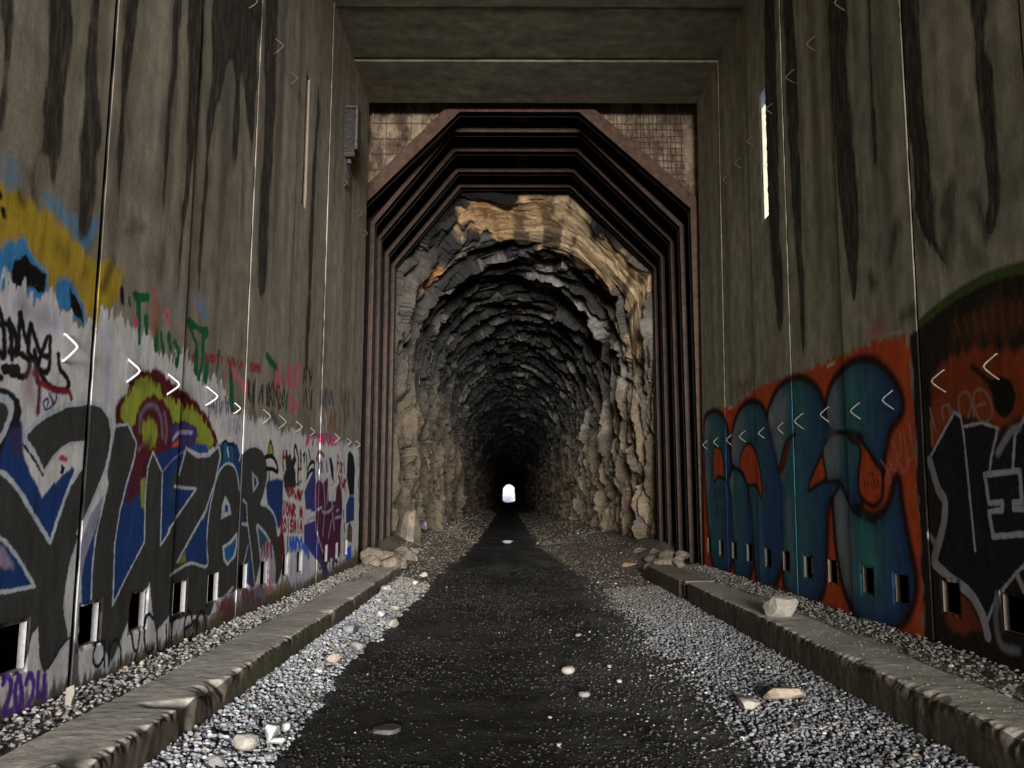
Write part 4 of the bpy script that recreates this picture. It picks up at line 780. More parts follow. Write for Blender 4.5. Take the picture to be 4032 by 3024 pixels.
# ---------------------------------------------------------------- kerbs
def ero(y, seed, notches):
    r = .008 + .016 * np.clip(fbm(y * 1.6, y * 0, s=seed), 0, 1) + .010 * np.clip(vn(y * 7, y * 0, s=seed + 1) - .1, 0, 1) + .016 * np.clip(vn(y * 24, y * 0, s=seed + 3), 0, 1) + .012 * np.clip(vn(y * 55, y * 0, s=seed + 4), 0, 1)
    for (c, w, dep) in notches: r = r + dep * np.clip(1.25 - np.abs(y - c) / w, 0, 1) ** .7
    return r
def kerb(side, y0, y1, xf, xb, ztop, zbot, seed, notches, label, col, fcol, jag=0, group='broken concrete kerbs beside the road'):
    sg = 1 if side == 'L' else -1
    ys = grow(y0, y1, .014, 4, 1.0); ys[-1] = y1
    # around the section: front bottom -> front top -> back top
    hf = ztop - zbot; wt = abs(xb - xf)
    ts = np.concatenate([np.linspace(0, hf, 22), hf + np.linspace(.012, wt, 30)])
    T, Y = np.meshgrid(ts, ys, indexing='ij'); t_, y = T.ravel(), Y.ravel()
    up = t_ <= hf; dz = np.where(up, hf - t_, 0); dx = np.where(up, 0, t_ - hf)
    R = ero(y, seed, notches); dist = np.where(up, dz, dx)
    rr = np.clip(R * (1 + .3 * fbm(y * 12, t_ * 12, s=seed + 5)), .008, .4)
    fall = np.clip(1 - dist / (rr * 1.9), 0, 1) ** 1.5
    sx = dx + rr * .62 * fall; sz = -dz - rr * .62 * fall
    n = np.where(up, .45, .5) * (.010 * fbm(y * 3, t_ * 3, s=seed + 9) + .006 * fbm(y * 24, t_ * 18, s=seed + 10)) + fall * .016 * fbm(y * 34, t_ * 20, s=seed + 11) + np.clip(fall * (rr - .06) * 8, 0, 1) * .03 * fbm(y * 14, t_ * 14, s=seed + 12)
    sx = sx + np.where(up, n, 0); sz = sz + np.where(up, 0, n)
    end = np.minimum(y - y0, y1 - y); sx = sx + np.clip(1 - end / .06, 0, 1) ** 2 * .05
    x = xf - sg * sx + 0 * y; z = ztop + sz
    z = z + .012 * fbm(y * .8, y * 0, s=seed + 20)
    broken = np.clip((rr - .06) / .03, 0, 1)[:, None] * fall[:, None] ** .5
    top = (~up)[:, None]
    nn = fbm(y * 3, t_ * 8, s=seed + 30)[:, None]; fine = fbm(y * 20, t_ * 20, s=seed + 31)[:, None]; stre = vn(y * 22, t_ * 1.5, s=seed + 33)[:, None]
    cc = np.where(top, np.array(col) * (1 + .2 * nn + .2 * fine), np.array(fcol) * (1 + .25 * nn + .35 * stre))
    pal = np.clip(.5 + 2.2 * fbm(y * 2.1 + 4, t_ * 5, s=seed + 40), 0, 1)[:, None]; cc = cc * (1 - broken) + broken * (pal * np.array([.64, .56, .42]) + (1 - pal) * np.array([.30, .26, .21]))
    if side == 'L':
        for (a, b, c2, k) in ((4.9, 7.3, (.13, .15, .06), .75), (5.75, 6.25, (.05, .055, .075), .85)):
            m = (np.clip(np.minimum(y - a, b - y) / .2, 0, 1) * up * np.clip((dz if k < .8 else hf - 0 * dz) / .05, 0, 1))[:, None] * k * np.clip(.8 + nn, 0, 1); cc = cc * (1 - m) + m * np.array(c2)
    n_t = len(ts); n_y = len(ys); V = np.stack([x, y, z], 1)
    nb = len(V); base = np.stack([np.full(n_y * 2, 0.0), np.tile(ys, 2), np.full(n_y * 2, zbot - .1)], 1)
    base[:n_y, 0] = xf - sg * .01; base[n_y:, 0] = xb
    Q = [grid_quads(n_t, n_y)]
    j = np.arange(n_y - 1); Q.append(np.stack([j, nb + j, nb + j + 1, j + 1], 1)); l = (n_t - 1) * n_y
    Q.append(np.stack([l + j, l + j + 1, nb + n_y + j + 1, nb + n_y + j], 1))
    V = np.vstack([V, base]); cc = np.vstack([cc, np.tile([.2, .18, .15], (2 * n_y, 1))])
    m0 = len(V); caps = []; CV = []                                   # end caps as fans
    for e_ in (0, n_y - 1):
        c_ = m0 + len(CV); CV.append(((xf + xb) / 2, ys[e_], (ztop + zbot) / 2 - .02))
        ring = [i * n_y + e_ for i in range(n_t)] + [nb + n_y + e_, nb + e_]
        for q in range(len(ring)): caps.append((ring[q], ring[(q + 1) % len(ring)], c_, c_))
    V = np.vstack([V, np.array(CV)]); cc = np.vstack([cc, np.tile([.22, .19, .15], (2, 1))])
    me_Q = np.vstack(Q); o = mesh_np('concrete_kerb', V, me_Q, M['kerb'], None, True, {'tint': ('FLOAT_COLOR', np.hstack([np.clip(cc, .01, .9), np.ones((len(cc), 1))]))}, origin=(xf, y0, zbot))
    bm = bmesh.new(); bm.from_mesh(o.data); bm.verts.ensure_lookup_table()
    for a, b, c_, _ in caps:
        if a != b:
            try: bm.faces.new((bm.verts[a], bm.verts[b], bm.verts[c_]))
            except ValueError: pass
    bm.to_mesh(o.data); bm.free()
    return tag(o, label, 'kerb', group)
t = NT('worn_kerb_concrete'); a = t.attr('tint'); fn = t.noise(38, 8, t.coords(), .75); mid = t.noise(9, 6, t.coords(), .7)
c_ = t.mix(.55, a.outputs['Color'], t.ramp(fn, [(.3, (.25, .25, .25)), (.7, (.8, .8, .8))]), 'OVERLAY')
t.bump(t.math('ADD', t.math('MULTIPLY', mid, .5), t.math('MULTIPLY', fn, .8)), .6, .012); M['kerb'] = t.fin(c_, .95, .2)
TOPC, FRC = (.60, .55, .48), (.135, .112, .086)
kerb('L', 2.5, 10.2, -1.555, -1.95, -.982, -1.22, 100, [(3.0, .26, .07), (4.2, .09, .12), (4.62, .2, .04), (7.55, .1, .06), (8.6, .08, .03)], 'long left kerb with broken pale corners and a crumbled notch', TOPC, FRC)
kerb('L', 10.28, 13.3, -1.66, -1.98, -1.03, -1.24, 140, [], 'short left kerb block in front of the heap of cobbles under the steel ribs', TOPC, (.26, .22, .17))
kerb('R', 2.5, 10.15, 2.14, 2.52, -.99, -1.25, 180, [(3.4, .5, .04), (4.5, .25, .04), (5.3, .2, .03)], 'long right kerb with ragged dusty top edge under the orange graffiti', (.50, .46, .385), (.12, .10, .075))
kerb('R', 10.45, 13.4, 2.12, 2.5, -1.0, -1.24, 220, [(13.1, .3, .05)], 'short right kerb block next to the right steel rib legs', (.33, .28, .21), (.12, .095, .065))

xs = np.linspace(-120, 120, 30); ys = np.linspace(352, 520, 24); XX, YY = np.meshgrid(xs, ys, indexing='ij'); x, y = XX.ravel(), YY.ravel()
hz = -3 + (y - 352) * .75 + 5 * fbm(x * .03, y * .03, s=301); M['snow'] = simple('old_snow', (.72, .73, .74), (.86, .86, .86), 1, .8)
h_ = mesh_np('snowy_hill', np.stack([x, y, hz], 1), grid_quads(30, 24), M['snow'], None, True); tag(h_, kind='structure')  # white slope added beyond the far exit to make it bright
# ---------------------------------------------------------------- steel ribs, lagging and headwall at the tunnel mouth
OCT = [(-2.28, -1.32), (-2.28, 4.65), (-.96, 6.3), (1.26, 6.3), (2.93, 4.6), (2.93, -1.32)]
def offs(d, P=OCT):
    out = []
    for i, p in enumerate(P):
        ns = []
        for a, b in ((i - 1, i), (i, i + 1)):
            if a < 0 or b >= len(P): continue
            ex, ez = P[b][0] - P[a][0], P[b][1] - P[a][1]; L = math.hypot(ex, ez); ns.append((-ez / L, ex / L))
        if len(ns) == 1: n = ns[0]; k = 1
        else:
            n = (ns[0][0] + ns[1][0], ns[0][1] + ns[1][1]); L = math.hypot(*n); n = (n[0] / L, n[1] / L); k = 1 / (n[0] * ns[0][0] + n[1] * ns[0][1])
        out.append((p[0] + n[0] * d * k, p[1] + n[1] * d * k))
    return out
def ring(mb, d0, d1, y0, y1, P=OCT):
    A, B = offs(d0, P), offs(d1, P)
    for i in range(len(P) - 1):
        mb.prism([A[i], A[i + 1], B[i + 1], B[i]], y0, y1)
names = ['nearest steel rib, reddish flat face showing in the upper corners', 'second steel rib from the shed, behind the reddish one', 'third, middle steel rib of the five', 'fourth steel rib from the shed', 'farthest steel rib, right against the bare rock']
for k, (y, m) in enumerate(zip((12.92, 13.62, 14.42, 15.38, 16.18), ('rust', 'flange', 'flange', 'flange', 'flange'))):
    root = empty('steel_rib', (.33, y, FLOOR), names[k], 'steel rib', 'steel ribs at the tunnel mouth')
    P = [(x + random.uniform(-.012, .012), z) for x, z in OCT]
    if k == 0: P = [(-2.33, -1.32), (-2.33, 4.74), (-.80, 6.33), (1.17, 6.33), (2.96, 4.68), (2.96, -1.32)]
    for nm, a, b, y0, y1, mt in (('front_flange', 0, .21 if k == 0 else .075, 0, .016, m), ('back_flange', 0, .21, .19, .206, 'soot'), ('web', .04, .056, .016, .19, 'soot')):  # narrow front flanges leave black steel in place of cast shadow
        mb = MB(); ring(mb, a, b, y + y0, y + y1, P); mb.build(nm, M[mt], root)
    for sx, px in ((1, P[0][0]), (-1, P[-1][0])):
        mb = MB(); mb.box((px - .26 if sx > 0 else px - .04, y - .05, -1.05), (px + .04 if sx > 0 else px + .26, y + .26, -1.03)); mb.build('base_plate', M['rust'], root)
# timber lagging behind the ribs
lag = empty('timber_lagging', (.33, 14.6, FLOOR), 'soot black timber boards packed behind the steel ribs', 'timber lagging')
A, B = offs(.23), offs(.31)
for i in range(5):
    mb = MB(); L = math.hypot(A[i + 1][0] - A[i][0], A[i + 1][1] - A[i][1]); n = max(2, int(L / .2))
    for k in range(n):
        t0, t1 = (k + .03) / n, (k + .97) / n; j = random.uniform(0, .02)
        q = [tuple(a + (b - a) * t for a, b in zip(A[i], A[i + 1])) for t in (t0, t1)] + [tuple(a + (b - a) * t for a, b in zip(B[i], B[i + 1])) for t in (t1, t0)]
        mb.prism(q, 13.31 + j, 16.5 - j)
    mb.build('boarding', M['timber'], lag)
mb = MB(); ring(mb, .335, .9, 13.31, 17.1); mb.build('rock_packing', M['timber'], lag)  # unseen ring added behind the boards to stop light leaking in
for yy in (13.3, 14.9, 15.7):
    mb = MB()
    for k in range(6): mb.box((.16, yy - .25 + k * .085, 6.42), (.36, yy - .25 + k * .085 + .05, 6.5))
    mb.build('spacer_block', M['rust'], lag)
# headwall: pale stained board face filling the square corners
t = NT('stained_headwall'); st = t.noise(2.4, 8, t.coords((1.5, 1, .8)), .75); fn = t.noise(20, 6, t.coords((1.6, 1, .7)), .7)
c_ = t.ramp(st, [(.34, (.03, .02, .015)), (.46, (.12, .085, .06)), (.56, (.26, .205, .145)), (.7, (.36, .29, .21))]); c_ = t.mix(.5, c_, t.ramp(fn, [(.3, (.2, .2, .2)), (.7, (.85, .85, .85))]), 'OVERLAY')
t.bump(fn, .5, .01); M['headwall'] = t.fin(c_, .9, .2)
hw = empty('headwall', (.33, 13.2, FLOOR), 'pale stained headwall behind wire mesh in the upper corners of the opening', 'headwall')
G = offs(.2); mb = MB()
big = [(-6, -2), (-6, 9), (7, 9), (7, -2)]
for q in ([(-6, -2), G[0], G[1], (-6, G[1][1])], [(-6, G[1][1]), G[1], G[2], (G[2][0], 9), (-6, 9)], [(G[2][0], 9), G[2], G[3], (G[3][0], 9)], [(G[3][0], 9), G[3], G[4], (7, G[4][1]), (7, 9)], [(7, G[4][1]), G[4], G[5], (7, -2)]): mb.prism(q, 13.14, 13.3)
mb.build('face', M['headwall'], hw)
def clipw(x0, z0, x1, z1):
    mb.tube([(x0, 13.115, z0), ((x0 + x1) / 2 + random.uniform(-.012, .012), 13.105, (z0 + z1) / 2 + random.uniform(-.01, .01)), (x1, 13.115, z1)], .0045, 5)
for sgn, cx, cz, bx, bz in ((1, -2.28, 4.65, -.96, 6.3), (-1, 2.93, 4.6, 1.26, 6.3)):
    mb = MB(); k = 0; x = cx + sgn * .05
    while (x - bx) * sgn < 0:
        zz = cz + (bz - cz) * (x - cx) / (bx - cx) + .2; clipw(x, zz, x + random.uniform(-.02, .02), 6.4); x += sgn * (random.choice((.09, .13, .2)) if sgn > 0 else .075); k += 1
    z = 6.22
    while z > cz + .3:
        xe = cx + (bx - cx) * (z - .2 - cz) / (bz - cz); clipw(cx, z, xe, z + random.uniform(-.03, .03)); z -= .27 if sgn > 0 else .11
    mb.build('wire_mesh', M['rebar_rust'], hw)
mb = MB()
for a, b in (((-4, 12.72, -2), (LX - TH + .02, 13.14, 8)), ((rx(0) + TH + .06, 12.72, -2), (5, 13.14, 8)), ((-4, 12.55, CEIL + .28), (5, 13.14, 8))): mb.box(a, b)
mb.build('return_wall', M['ceiling'], hw)  # unseen slabs added to keep daylight from leaking round the mouth

# ---------------------------------------------------------------- the rock bore
N = 330
ys = grow(16.42, 333, .042, 19, 1.4)
def prof(s, hw_, zs, rz, zb):
    """s in 0..1 along left wall, arch, right wall"""
    side = zs - zb; arc = math.pi * (hw_ + rz) / 2; L = 2 * side + arc; d = s * L
    th = np.clip((d - side) / arc, 0, 1) * math.pi
    x = np.where(d < side, -hw_, np.where(d > side + arc, hw_, -hw_ * np.cos(th))); z = np.where(d < side, zb + d, np.where(d > side + arc, zb + (L - d), zs + rz * np.sin(th)))
    nx = np.where(d < side, 1, np.where(d > side + arc, -1, np.cos(th))); nz = np.where((d >= side) & (d <= side + arc), -np.sin(th), 0)
    return x, z, nx, nz, d
s = np.linspace(0, 1, N); S, Y = np.meshgrid(s, ys, indexing='ij'); S, Y = S.ravel(), Y.ravel()
x, z, nx, nz, d = prof(S, 2.52, 3.05, 2.72, -1.6)
x = x + .33
# at the mouth the bore takes the shape of the last rib
OP = np.array([(-2.28, -1.6), (-2.28, 4.65), (-.96, 6.3), (1.26, 6.3), (2.93, 4.6), (2.93, -1.6)]); OL = np.concatenate([[0], np.cumsum(np.hypot(*np.diff(OP, axis=0).T))])
ds = S * OL[-1]; ox_, oz_ = np.interp(ds, OL, OP[:, 0]), np.interp(ds, OL, OP[:, 1]); wq = np.clip((18.2 - Y) / 1.7, 0, 1); wq = wq * wq * (3 - 2 * wq)
x = x * (1 - wq) + ox_ * wq; z = z * (1 - wq) + oz_ * wq
# displacement: lumpy sheets elongated across the bore, stepping like torn slate
wob = .85 * fbm(Y * .6, d * .55, s=201, o=3)
a1 = worley(Y / .75 + wob * 1.4 + .10 * np.sin(d * 1.3), d / 1.7 + wob, s=210); a2 = worley(Y / .3 + wob * 2.2, d / .75 + wob * 2, s=220); a3 = worley(Y / .11 + wob * 3, d / .2 + wob * 3, s=230)
def lump(w, tilt): return (w[2] - .5) * .8 + tilt * w[4] * (.4 + w[3]) + .45 * w[5] * (w[3] - .5)
fade = np.clip(1 - (Y - 60) / 200, .4, 1)
a4 = worley(Y / .95 + wob, d / .85 + wob * .8, s=215)
disp = .22 * lump(a1, -.9) + .085 * lump(a2, -.9) + .20 * lump(a4, -.7) + .022 * lump(a3, -.8) * (Y < 60)
low = np.clip((3.4 - z) / 1.4, 0, 1); a5 = worley(Y / .42 + wob * 1.2, d / 2.6 + wob * .6, s=218)
disp += low * (.17 * lump(a5, -.9) - .20 * np.exp(-((a5[1] - a5[0]) / .12) ** 2))
disp -= .15 * np.exp(-((a1[1] - a1[0]) / .07) ** 2) + .05 * np.exp(-((a2[1] - a2[0]) / .09) ** 2)
disp += .16 * fbm(Y * .35, d * .45, s=240, o=3) + .02 * fbm(Y * 7, d * 5, s=241, o=4)
top = np.clip((z - 3.9) / 1.2, 0, 1)
edge = 17.9 + .9 * fbm(d * .9, d * 0, s=250) + .3 * fbm(d * 4, d * 0, s=249) + .5 * np.clip((x - .2) / 1.6, -.6, 1)
cream = np.clip((edge - Y) / .12 + .9 * fbm(d * 5, Y * 5, s=251), 0, 1) * np.clip((z - 3.9 - .9 * fbm(d * 1.2, Y * 1.2, s=252) + (x > 0) * .9) / .25, 0, 1) * np.clip((Y - 16.66 - .10 * fbm(d * 3, d * 0, s=248)) / .06, 0, 1) * np.clip((x + 1.05 + .35 * fbm(Y * 4, z * 4, s=247)) / .12, 0, 1)
disp = disp * (1 - cream * .86) + cream * (.02 + .06 * fbm(Y * 2.2, d * 1.3, s=244))
mouth = np.clip((16.6 - Y) / .15, 0, 1)
disp = disp * (1 - mouth * .7) - mouth * .25 + .03
x = x + nx * disp; z = z + nz * disp
n1 = fbm(Y * .8, d * .9, s=260)[:, None]; n2 = fbm(Y * 4, d * 3, s=261)[:, None]; n3 = fbm(Y * 15, d * 9, s=262)[:, None]
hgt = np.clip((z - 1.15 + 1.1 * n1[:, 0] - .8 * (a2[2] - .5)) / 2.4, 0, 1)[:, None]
tan = np.array([.112, .087, .057]); soot_shade = np.array([.042, .041, .039]); grey = np.array([.27, .26, .235]); cr = np.array([.60, .45, .27])
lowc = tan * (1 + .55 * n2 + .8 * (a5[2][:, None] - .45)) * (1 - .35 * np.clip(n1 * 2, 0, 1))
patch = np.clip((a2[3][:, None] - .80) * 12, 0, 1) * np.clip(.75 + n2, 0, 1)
hi = soot_shade * (1 + .6 * n2) * (1 - patch * .8) + grey * patch * .8
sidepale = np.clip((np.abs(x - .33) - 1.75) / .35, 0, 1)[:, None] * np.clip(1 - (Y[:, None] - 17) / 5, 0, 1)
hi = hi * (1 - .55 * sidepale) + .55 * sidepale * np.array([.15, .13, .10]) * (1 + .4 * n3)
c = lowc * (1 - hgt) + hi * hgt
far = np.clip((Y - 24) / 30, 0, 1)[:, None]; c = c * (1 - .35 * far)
drip = np.clip((vn(d * 4.5, Y * .9, s=270) + .5 * fbm(d * 9, Y * 4, s=271) - .12) * 4, 0, 1)[:, None]
crc = cr * (1 + .25 * n2 + .2 * n3) * (1 - .75 * drip); org = np.array([.52, .27, .09]); kk = np.clip(n1 * 2.5, 0, 1); crc = crc * (1 - kk * .5) + kk * .5 * org
c = c * (1 - cream[:, None]) + crc * cream[:, None]; mz = (np.clip((16.70 + .06 * fbm(d * 3, d * 0, s=248) - Y) / .04, 0, 1) * np.clip((z - 5.0) / .4, 0, 1))[:, None]; side_light = np.where(x < .3, .68 + .25 * np.clip((Y - 19) / 6, 0, 1), 1.4)[:, None]; c = np.where(cream[:, None] > .5, c, c * side_light); c = c * (1 - mz) + mz * .006  # painted into colour: last rib's shadow at the crown, unequal light left and right
for (yy, zz, sx_, r_, cc_) in ((17.6, 4.75, -1, .22, (.55, .24, .06)), (18.3, -.55, -1, .2, (.36, .40, .55)), (21.5, -.55, -1, .26, (.5, .44, .62)), (20.0, -.2, 1, .14, (.2, .1, .08)), (18.2, -.4, 1, .25, (.05, .06, .12)), (27, -.3, -1, .4, (.25, .3, .36))):
    m = np.clip(1.3 - np.hypot((Y - yy) * .8, z - zz) / r_ + .4 * n2[:, 0], 0, 1)[:, None] * ((x - .3) * sx_ > 0)[:, None]; c = c * (1 - m) + m * np.array(cc_)
t = NT('blasted_rock'); a = t.attr('tint'); fn = t.noise(14, 9, t.coords(), .78); fn2 = t.noise(3.5, 7, t.coords((1, 2, .6)), .7)
c_ = t.mix(.7, a.outputs['Color'], t.ramp(fn, [(.3, (.15, .15, .15)), (.72, (.88, .88, .88))]), 'OVERLAY'); c_ = t.mix(.4, c_, t.ramp(fn2, [(.3, (.25, .25, .25)), (.7, (.75, .75, .75))]), 'OVERLAY')
t.bump(t.math('ADD', fn, t.math('MULTIPLY', fn2, 2)), .8, .04); M['rock'] = t.fin(c_, .72, .3)
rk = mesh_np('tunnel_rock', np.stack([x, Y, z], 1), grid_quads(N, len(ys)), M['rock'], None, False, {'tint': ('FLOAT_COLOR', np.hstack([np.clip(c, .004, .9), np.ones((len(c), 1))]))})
tag(rk, kind='structure')
# wet patch on the road that catches the light of the far end
pts = []; cxp, cyp, czp = onground(1095, 1170, -1.27)
bmv = [(cxp, cyp, czp)] + [(cxp + .17 * (1 + .5 * math.sin(3 * a_) * .6 + random.uniform(-.25, .25)) * math.cos(a_), cyp + 1.5 * (1 + random.uniform(-.25, .25)) * math.sin(a_), 0) for a_ in [i * math.pi / 12 for i in range(24)]]
gz = float(ground_h(np.array([cxp]), np.array([cyp]))[0]) + .035
bmv = [(a_, b_, gz - .0195 * (b_ - cyp)) for a_, b_, _ in bmv]
mb = MB(); mb.add(bmv, [(0, i + 1, (i + 1) % 24 + 1) for i in range(24)])
t = NT('standing_water'); nn = t.noise(26, 5, t.coords((1, .35, 1)), .6); t.bump(nn, .25, .006); M['water'] = t.fin((.01, .01, .01), .06, .6)
w = mb.build('puddle', M['water'], origin=Vector((cxp, cyp, gz))); tag(w, 'small puddle in the middle of the dark road reflecting the far daylight', 'puddle')
# ---------------------------------------------------------------- loose gravel
def stone_templates(n, sub, seed):
    out = []; r = random.Random(seed)
    for i in range(n):
        bm = bmesh.new(); bmesh.ops.create_icosphere(bm, subdivisions=sub, radius=1)
        cuts = [(Vector((r.gauss(0, 1), r.gauss(0, 1), r.gauss(0, 1))).normalized(), r.uniform(.55, .85)) for _ in range(7)]
        V = []
        for v in bm.verts:
            p = v.co.copy()
            for nrm, h in cuts:
                k = p.dot(nrm)
                if k > h: p -= nrm * (k - h)
            V.append((p.x, p.y * r.uniform(.97, 1.03), p.z))
        F_ = [[l.index for l in f.verts] for f in bm.faces]; bm.free()
        out.append((np.array(V), np.array(F_)))
    return out
T_HI = stone_templates(8, 2, 1); T_LO = stone_templates(8, 1, 2)
def scatter(name, P, size, tint, T, label, flat=.65, sink=.25):
    n = len(P); which = RNG.integers(0, len(T), n); VV, QQ, CC = [], [], []; k0 = 0
    for ti, (tv, tf) in enumerate(T):
        idx = np.where(which == ti)[0]; m = len(idx)
        if not m: continue
        q = RNG.normal(size=(m, 4)); q /= np.linalg.norm(q, axis=1)[:, None]; w, a, b, c = q.T
        R = np.stack([1 - 2 * (b * b + c * c), 2 * (a * b - c * w), 2 * (a * c + b * w), 2 * (a * b + c * w), 1 - 2 * (a * a + c * c), 2 * (b * c - a * w), 2 * (a * c - b * w), 2 * (b * c + a * w), 1 - 2 * (a * a + b * b)], 1).reshape(m, 3, 3)
        sc = np.stack([RNG.uniform(.8, 1.35, m), RNG.uniform(.65, 1.05, m), RNG.uniform(.5, .85, m)], 1)
        v = tv[None] * sc[:, None, :]; v = np.einsum('mij,mkj->mki', R, v); v[:, :, 2] *= flat
        v = v * size[idx][:, None, None] + P[idx][:, None, :]; v[:, :, 2] += (size[idx] * (.5 - sink))[:, None]
        nv = tv.shape[0]; VV.append(v.reshape(-1, 3)); QQ.append((tf[None] + (np.arange(m) * nv)[:, None, None]).reshape(-1, 3) + k0); k0 += m * nv
        CC.append(np.repeat(tint[idx], nv, 0))
    V = np.vstack(VV); Q = np.vstack(QQ); C = np.vstack(CC)
    o = mesh_np(name, V, Q, M['gravel'], None, False, {'tint': ('FLOAT_COLOR', np.hstack([C, np.ones((len(C), 1))]))})
    tag(o, label, 'gravel', kind='stuff'); return o
t = NT('crushed_stone'); a = t.attr('tint'); fn = t.noise(90, 6, t.coords(), .7)
t.bump(fn, .3, .003); M['gravel'] = t.fin(t.mix(.4, a.outputs['Color'], t.ramp(fn, [(.3, (.3, .3, .3)), (.7, (.75, .75, .75))]), 'OVERLAY'), .88, .3)
def tints(n, base, var=.3, white=.06):
    c = np.array(base)[None] * (1 + RNG.normal(0, var, n))[:, None] * (1 + RNG.normal(0, .018, (n, 3)))
    w = RNG.random(n) < white; c[w] = np.array([.72, .70, .66]) * RNG.uniform(.7, 1.05, (w.sum(), 1)); d_ = RNG.random(n) < .08; c[d_] *= np.array([1.15, .95, .72])
    return np.clip(c, .02, .85)
def strip(n, xfun0, xfun1, y0, y1, power=1.0):
    y = y0 + (y1 - y0) * RNG.random(n) ** power; a0, a1 = xfun0(y), xfun1(y); return a0 + (a1 - a0) * RNG.random(n), y
def lay(name, n, f0, f1, y0, y1, s0, s1, base, T, label, power=1.0, white=.06, mask=None, lift=0.0, var=.3, up=0):
    x, y = strip(n, f0, f1, y0, y1, power)
    if mask is not None: k = mask(x, y); x, y = x[k], y[k]
    z = ground_h(x, y); size = RNG.uniform(0, 1, len(x)) ** 2 * (s1 - s0) + s0
    tt = tints(len(x), base, var * .62, white * .5); kf = np.clip((y - 8.5) / 4, 0, 1)[:, None] * (max(base) > .24); tt = tt * (1 - kf) + kf * tt.mean(1, keepdims=True) * np.array([[.72, .62, .5]])
    return scatter(name, np.stack([x, y, z + up + lift * RNG.random(len(x))], 1), size, tt, T, label)
c_ = lambda v: (lambda y: np.full_like(y, v))
lay('gravel', 11000, c_(-1.57), lambda y: lefted(y) + .06, 2.6, 12.5, .008, .021, (.47, .475, .50), T_HI, 'grey white crushed stone gravel between the left kerb and the dark road', 1.5, .10, lift=.02)
lay('gravel', 26000, lambda y: righted(y) - .3, c_(2.16), 2.6, 12.0, .007, .018, (.27, .27, .28), T_HI, 'grey crushed stone gravel between the dark road and the right kerb', 1.6, .07, mask=lambda x, y: RNG.random(len(x)) < np.clip((x - righted(y) + .1) / .3 + .5 * fbm(x * 3, y * 3, s=311), .1, 1), lift=.015, up=.004)
lay('gravel', 5000, lambda y: -2.25 + 0 * y, lambda y: -1.98 - .06 * np.sin(y * 2), 2.6, 12.7, .009, .022, (.40, .38, .36), T_LO, 'gravel heaped along the foot of the left wall', 1.3, .09, mask=lambda x, y: RNG.random(len(x)) < np.clip((-1.90 - x) / .2, .05, 1), lift=.03)
lay('gravel', 4500, lambda y: 2.66 + .05 * np.sin(y * 2.3), lambda y: 2.96 + 0 * y, 3.0, 12.7, .009, .022, (.24, .225, .2), T_LO, 'gravel heaped along the foot of the right wall', 1.2, .04, mask=lambda x, y: RNG.random(len(x)) < np.clip((x - 2.6) / .2, .05, 1), lift=.03)
lay('gravel', 30000, lambda y: lefted(y), lambda y: righted(y), 2.5, 17.0, .004, .013, (.048, .045, .041), T_LO, 'small dark pebbles bedded in the damp roadway', 1.9, .006, lift=.004, var=.6, up=.02, mask=lambda x, y: RNG.random(len(x)) < np.clip((18 - y) / 7, 0, 1) * np.clip(.62 + 1.2 * fbm(x * 1.2, y * .8, s=310), .12, 1))
lay('gravel', 2200, lambda y: np.where(y < 13.3, -1.64, -2.0), lambda y: lefted(y) + .25, 10.8, 26.0, .010, .03, (.17, .148, .115), T_LO, 'tan rubble along the left side of the tunnel floor', 1.4, .02, lift=.005)
lay('gravel', 2600, lambda y: righted(y) - .3, lambda y: np.where(y < 13.4, 2.1, 2.6), 10.0, 26.0, .010, .028, (.16, .135, .105), T_LO, 'tan rubble along the right side of the tunnel floor', 1.4, .03, lift=.01)

# ---------------------------------------------------------------- single stones
def rock(name, cpx, cpy, wpx, hpx, mat, label, seed, zg=None, flat=1.0, cat='stone', group=None, depth=1.0, loc=None, size=None, rot=None, cuts_n=9):
    r = random.Random(seed)
    if loc is None:
        zg_ = FLOOR + .04 if zg is None else zg
        X, Y_, Z_ = onground(cpx, cpy, zg_); dist = math.hypot(Y_, X); w = wpx / 1789.6 * dist * .97; h = hpx / 1789.6 * dist * .95
        dpt = w * depth; cx_, cy_c, cz_ = X, Y_ + dpt * .25, zg_
        h = max(h * .82, w * .25)
    else: cx_, cy_c, cz_ = loc; w, dpt, h = size
    bm = bmesh.new(); bmesh.ops.create_icosphere(bm, subdivisions=4, radius=1)
    cuts = [(Vector((r.gauss(0, 1), r.gauss(0, 1), r.gauss(0, 1) * .8)).normalized(), r.uniform(.5, .86)) for _ in range(cuts_n)]
    cuts.append((Vector((r.uniform(-.2, .2), r.uniform(-.2, .2), 1)).normalized(), .7 * flat))
    V = np.array([v.co[:] for v in bm.verts])
    for nrm, hh in cuts:
        k = V @ np.array(nrm); m = k > hh; V[m] -= np.outer(k[m] - hh, np.array(nrm)) * .93
    n = .07 * fbm(V[:, 0] * 2 + seed, V[:, 1] * 2, V[:, 2] * 2, s=seed, o=4) + .045 * fbm(V[:, 0] * 8 + seed, V[:, 1] * 8, V[:, 2] * 8, s=seed + 1, o=3)
    V = V * (1 + n)[:, None]
    if rot: c0, s0 = math.cos(rot), math.sin(rot); V = V @ np.array([[c0, 0, -s0], [0, 1, 0], [s0, 0, c0]]).T
    lo, hi_ = V.min(0), V.max(0); V = (V - (lo + hi_) / 2) / (hi_ - lo) * np.array([w, dpt, h * 1.25])
    V[:, 2] += h * .5 - h * .125
    for v, p in zip(bm.verts, V): v.co = p
    me = bpy.data.meshes.new(name); bm.to_mesh(me); bm.free(); me.materials.append(M[mat])
    o = bpy.data.objects.new(name, me); o.location = (cx_, cy_c, cz_); link(o)
    return tag(o, label, cat, group)
ZGL = -1.15
M['dark_rock'] = simple('dark_stone', (.05, .048, .045), (.14, .13, .12), 6, .9, .6, .02)
